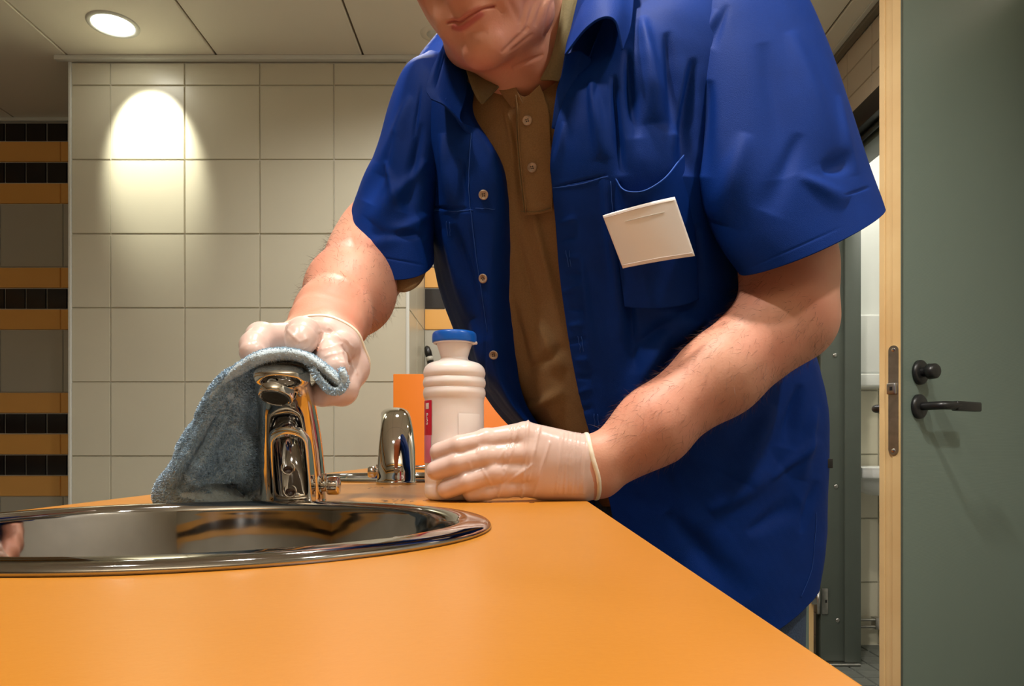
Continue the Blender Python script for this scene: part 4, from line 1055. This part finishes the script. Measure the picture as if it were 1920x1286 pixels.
cg = surf(rows3([[(835,185,.846),(862,225,.853),(888,240,.868)],[(845,200,.850),(868,240,.862),(903,262,.872)],[(850,215,.862),(880,250,.872),(915,300,.874)]]), 40, 40)
grid_obj('facing', cg, M['shirt'], shirt, thick=.0016)

def near_surface(G, px, py, off=.002, side=1):
    X, Y = proj(G); d = (X-px)**2+(Y-py)**2+np.where(G[..., 1] > 1.04, 1e6, 0)
    j, i = np.unravel_index(np.argmin(d), d.shape)
    p = G[j, i]; i0, i1 = max(i-3, 0), min(i+3, G.shape[1]-1); j0, j1 = max(j-3, 0), min(j+3, G.shape[0]-1)
    n = np.cross(G[j, i1]-G[j, i0], G[j1, i]-G[j0, i]); n /= np.linalg.norm(n)
    if n[1] > 0: n = -n
    return p+n*off, n
def button(p, n, r, par, holes=4):
    b = lathe('button', [(0, .0008), (r*.62, .0010), (r*.72, .0018), (r*.95, .0017), (r, .0008), (r*.9, -.0008), (0, -.0008)], M['button'], par, c=p, axis=n, n=28)
    q = Vector((0, 0, 1)).rotation_difference(Vector(n)).to_matrix()
    for k_ in range(4):
        a = math.pi/4+k_*math.pi/2; v = q @ Vector((r*.27*math.cos(a), r*.27*math.sin(a), .0010))
        lathe('button_hole', [(0, .0002), (r*.13, .0001), (r*.14, 0)], M['dark'], b, c=Vector(p)+v, axis=n, n=8)
for (px, py) in ((907, 366), (907, 521), (926, 664)):
    p, n = near_surface(SG, px, py, .0016); button(p, n, .0058, shirt)
# stitched buttonholes and seams
def strip_on(G, pts, w_, name, m, par, off=.0011, k=None):
    k = k or max(6, int(sum(math.hypot(pts[i+1][0]-pts[i][0], pts[i+1][1]-pts[i][1]) for i in range(len(pts)-1))/5))
    c = crom(np.array(pts, float), k); V_ = []
    P3 = [near_surface(G, *q, off) for q in c]; pos = np.array([q[0] for q in P3]); nn_ = np.array([q[1] for q in P3])
    ker = np.ones(5)/5
    if k > 8:
        for a in range(3): pos[2:-2, a] = np.convolve(pos[:, a], ker, 'valid')
    T_ = np.gradient(pos, axis=0); S = np.cross(T_, nn_); S /= np.linalg.norm(S, axis=1, keepdims=True)+1e-9
    GG = np.stack([pos-S*w_/2, pos+nn_*.0003, pos+S*w_/2], 1)
    return grid_obj(name, GG, m, par, thick=.0003)
for a, b in (((1065, 468), (1069, 500)), ((1088, 630), (1093, 660)), ((841, 415), (843, 442)), ((1117, 776), (1121, 800))):
    for o_ in (-3, 3): strip_on(SG, [(a[0]+o_, a[1]), (b[0]+o_, b[1])], .0006, 'buttonhole_stitch', M['shirt_in'], shirt)
for pts in ([(1038, 352), (1085, 346), (1142, 330)], [(884, 240), (880, 330), (884, 400), (897, 500), (915, 620)], [(790, 392), (850, 396), (886, 394)], [(893, 390), (928, 393)],
            [(1145, 340), (1152, 430), (1165, 520)], [(762, 152), (785, 144), (812, 146)], [(783, 170), (786, 260), (795, 330)]):
    strip_on(SG, pts, .0007, 'seam', M['shirt_in'], shirt)
# breast pocket: patch with sagging open mouth
pk = surf(rows3([
 [(1140,330,.812),(1152,334,.806),(1164,352,.789),(1182,360,.781),(1210,357,.778),(1245,335,.785),(1270,305,.805),(1283,290,.818)],
 [(1146,370,.815),(1160,372,.808),(1172,380,.798),(1190,385,.793),(1215,382,.791),(1250,372,.798),(1278,355,.812),(1290,340,.822)],
 [(1155,440,.828),(1170,440,.820),(1185,440,.812),(1205,440,.806),(1230,440,.805),(1260,432,.812),(1288,425,.826),(1300,415,.834)],
 [(1165,520,.850),(1180,522,.842),(1200,524,.836),(1215,524,.832),(1240,522,.832),(1270,518,.838),(1296,512,.85),(1306,505,.856)],
 [(1172,575,.862),(1188,577,.856),(1205,578,.850),(1222,578,.846),(1246,577,.846),(1276,573,.852),(1300,566,.864),(1310,560,.870)]]), 110, 90)
pk = wob(pk, .0009, 50, 31)
pocket = grid_obj('pocket', pk, M['shirt'], shirt, thick=.0014)
pts = [p for p in pk[0]]
tube('pocket_hem', pts[::3], .0007, M['shirt_in'], pocket, n=6)
# side tab
a = P(1553, 868, 1.03)
tb = box('side_tab', a[0]-.012, a[0]+.004, 1.024, 1.0275, a[2]-.007, a[2]+.006, M['dark'], shirt, bev=.0006)
strip_on(SG, [(1500, 1120), (1522, 1060), (1530, 960)], .0007, 'seam', M['shirt_in'], shirt)

# name badge
bdg = empty('name_badge', P(1217, 440, .785), 'blank white name badge tilted below the shirt\'s breast pocket', 'badge')
cq = [P(1130, 404, .795), P(1265, 369, .778), P(1303, 480, .790), P(1168, 503, .812)]
Gb = np.array([[cq[0]*(1-u)+cq[1]*u for u in np.linspace(0, 1, 30)], [cq[3]*(1-u)+cq[2]*u for u in np.linspace(0, 1, 30)]])
Gb = np.array([Gb[0]*(1-v)+Gb[1]*v for v in np.linspace(0, 1, 20)])
uu, vv = np.meshgrid(np.linspace(-1, 1, 30), np.linspace(-1, 1, 20)); Gb[..., 1] -= .0035*(1-uu**2)
grid_obj('card', Gb, M['badge'], bdg, thick=.0010)
e_ = lambda q, u0, u1: [Gb[q, int(29*u0)]+np.array([0, -.0009, 0]), Gb[q, int(29*(u0+u1)/2)]+np.array([0, -.0009, 0]), Gb[q, int(29*u1)]+np.array([0, -.0009, 0])]
tube('sleeve_weld', e_(1, .02, .98), .00045, M['sticker'], bdg, n=6, samples=12)
tube('sleeve_weld', e_(18, .02, .98), .00045, M['sticker'], bdg, n=6, samples=12)
tube('card_edge', e_(4, .25, .80), .0003, M['trim'], bdg, n=6, samples=12)

# ---- polo shirt
PR = [
 [(988,182,.872),(1040,155,.868),(1075,110,.885),(1090,60,.93),(1060,20,.98),(1000,20,1.0),(940,60,.99),(915,110,.945),(925,140,.90),(950,160,.878)],
 [(985,215,.872),(1060,200,.868),(1140,160,.88),(1230,100,.93),(1180,60,1.0),(1010,50,1.02),(880,110,1.0),(842,170,.955),(865,195,.905),(920,200,.882)],
 [(982,290,.886),(1080,285,.872),(1200,270,.872),(1340,230,.92),(1280,190,1.02),(1080,170,1.05),(910,210,1.05),(818,270,1.0),(855,300,.91),(915,300,.893)],
 [(990,400,.903),(1090,400,.888),(1220,395,.88),(1360,385,.93),(1290,370,1.03),(1110,360,1.08),(960,380,1.08),(838,415,1.02),(875,415,.93),(935,405,.912)],
 [(1008,560,.935),(1110,560,.92),(1240,560,.91),(1410,560,.98),(1330,550,1.07),(1170,550,1.12),(1010,560,1.11),(885,590,1.05),(915,570,.965),(960,565,.945)],
 [(1035,740,.968),(1140,745,.955),(1280,750,.945),(1480,740,1.01),(1400,740,1.09),(1250,740,1.14),(1080,740,1.13),(965,755,1.08),(975,745,1.02),(1000,740,.985)],
 [(1130,900,1.0),(1200,900,.985),(1310,905,.975),(1490,900,1.04),(1420,900,1.11),(1290,900,1.17),(1180,900,1.16),(1110,900,1.12),(1100,900,1.06),(1108,900,1.02)],
 [(1150,950,1.02),(1210,950,1.0),(1310,950,.985),(1490,950,1.05),(1420,950,1.12),(1290,950,1.17),(1180,950,1.16),(1120,950,1.13),(1120,950,1.08),(1130,950,1.04)]]
PG = surf(rows3(PR), 300, 300, True)
PG = creases(PG, [(945,200,975,330,6,.0035),(960,230,985,420,7,-.004),(985,330,1035,560,10,.0045),(965,420,1010,620,9,-.004),(1010,430,1062,650,8,.003),(960,560,1000,740,12,-.005),(1010,600,1050,700,12,.006),(980,700,1060,650,9,-.004),(970,780,1060,730,8,.005),(940,480,960,620,8,.004)])
PG = wob(PG, .0012, 40, 41)
polo = grid_obj('polo_shirt', PG, M['polo'], man, closed=True, thick=.001)
# placket strip with buttons
pl_ = surf(rows3([[(962,168,.868),(985,182,.862),(1012,160,.862)],[(967,210,.866),(992,212,.862),(1028,205,.858)],[(968,260,.870),(998,262,.867),(1032,258,.866)],[(974,330,.880),(1002,330,.877),(1036,328,.874)],[(984,404,.893),(1008,402,.890),(1036,396,.887)]]), 30, 90)
pl_[..., 1] -= .001
placket = grid_obj('placket', pl_, M['polo'], polo, thick=.0016)
for (px, py) in ((989, 226), (997, 314)):
    p, n = near_surface(pl_, px, py, .0014); button(p, n, .0058, placket)
tube('placket_seam', [P(976, 396, .8875), P(1006, 397, .886), P(1033, 390, .883)], .0005, M['polo_collar'], placket, n=6, samples=12)
tube('placket_edge', [P(967, 178, .861), P(971, 215, .860), P(973, 262, .864), P(979, 330, .874), P(987, 400, .886)], .0009, M['polo'], placket, n=6, samples=24)
tube('placket_seam', [P(966, 175, .864), P(969, 215, .863), P(970, 262, .867), P(976, 330, .877), P(984, 400, .889)], .0006, M['polo_collar'], placket, n=6, samples=24)
fl = surf(rows3([[(925,150,.872),(945,143,.868),(962,150,.864)],[(940,175,.870),(958,170,.864),(975,182,.860)],[(962,205,.870),(972,200,.865),(984,200,.862)]]), 24, 24)
grid_obj('neck_flap', fl, M['polo'], polo, thick=.0015)
c1 = surf(rows3([[(868,95,.90),(884,96,.905),(905,100,.915),(925,108,.925)],[(872,120,.878),(888,128,.876),(910,130,.885),(930,132,.895)],[(880,152,.862),(895,165,.856),(915,160,.860),(936,153,.872)],[(893,183,.854),(903,194,.850),(914,186,.853),(936,160,.864)]]), 50, 50)
grid_obj('collar', c1, M['polo_collar'], polo, thick=.0028)
c2 = surf(rows3([[(1062,-60,.88),(1078,-70,.88),(1098,-60,.885)],[(1056,0,.855),(1068,-10,.85),(1088,0,.855)],[(1047,55,.848),(1060,48,.842),(1082,58,.848)],[(1034,110,.85),(1048,105,.842),(1070,112,.846)],[(1014,150,.857),(1028,150,.850),(1048,152,.848)]]), 50, 70)
grid_obj('collar', c2, M['polo_collar'], polo, thick=.0028)
c3 = surf(rows3([[(1098,-60,.885),(1060,-60,.93),(1000,-30,.98),(940,30,.97),(880,90,.91)],[(1092,20,.90),(1060,0,.95),(1000,20,1.0),(945,60,.99),(890,120,.91)]]), 50, 12)
grid_obj('collar_back', c3, M['polo_collar'], polo, thick=.002)
sb = sleeve_rows([((700,420,.985),(806,455,.955),.050,-.040),((716,476,.985),(800,500,.955),.052,-.052)])
grid_obj('sleeve', surf(sb, 60, 10, True), M['polo'], polo, closed=True, thick=.0015)
# ---- jeans and shoes
jf = Field((-.02, .85, .02), (.56, 1.32, .92), .006)
hipL, hipR = np.array([.345, 1.10, .80]), np.array([.185, 1.12, .80])
jf.cone(np.array([.20, 1.12, .84]), np.array([.33, 1.10, .84]), .105, .105, .04)
for hp, kn_, an_ in ((hipL, np.array([.350, 1.07, .47]), np.array([.350, 1.12, .09])), (hipR, np.array([.175, 1.09, .47]), np.array([.175, 1.16, .09]))):
    jf.cone(hp, kn_, .088, .066, .03); jf.cone(kn_, an_, .066, .056, .03)
Vj, Qj = jf.mesh(); fast('jeans', Vj, Qj, M['jeans'], man)
for an_ in (np.array([.350, 1.12, .0]), np.array([.175, 1.16, .0])):
    sf = Field(an_+np.array([-.08, -.22, 0]), an_+np.array([.08, .12, .14]), .005)
    sf.ell(an_+np.array([0, .02, .045]), (.042, .05, .045), k=.02); sf.ell(an_+np.array([0, -.09, .035]), (.045, .10, .033), k=.03); sf.cone(an_+np.array([0, .02, .06]), an_+np.array([0, .02, .10]), .038, .04, .02)
    Vs, Qs = sf.mesh(); Vs[:, 2] = np.maximum(Vs[:, 2], .001); fast('shoe', Vs, Qs, M['shoe'], man)
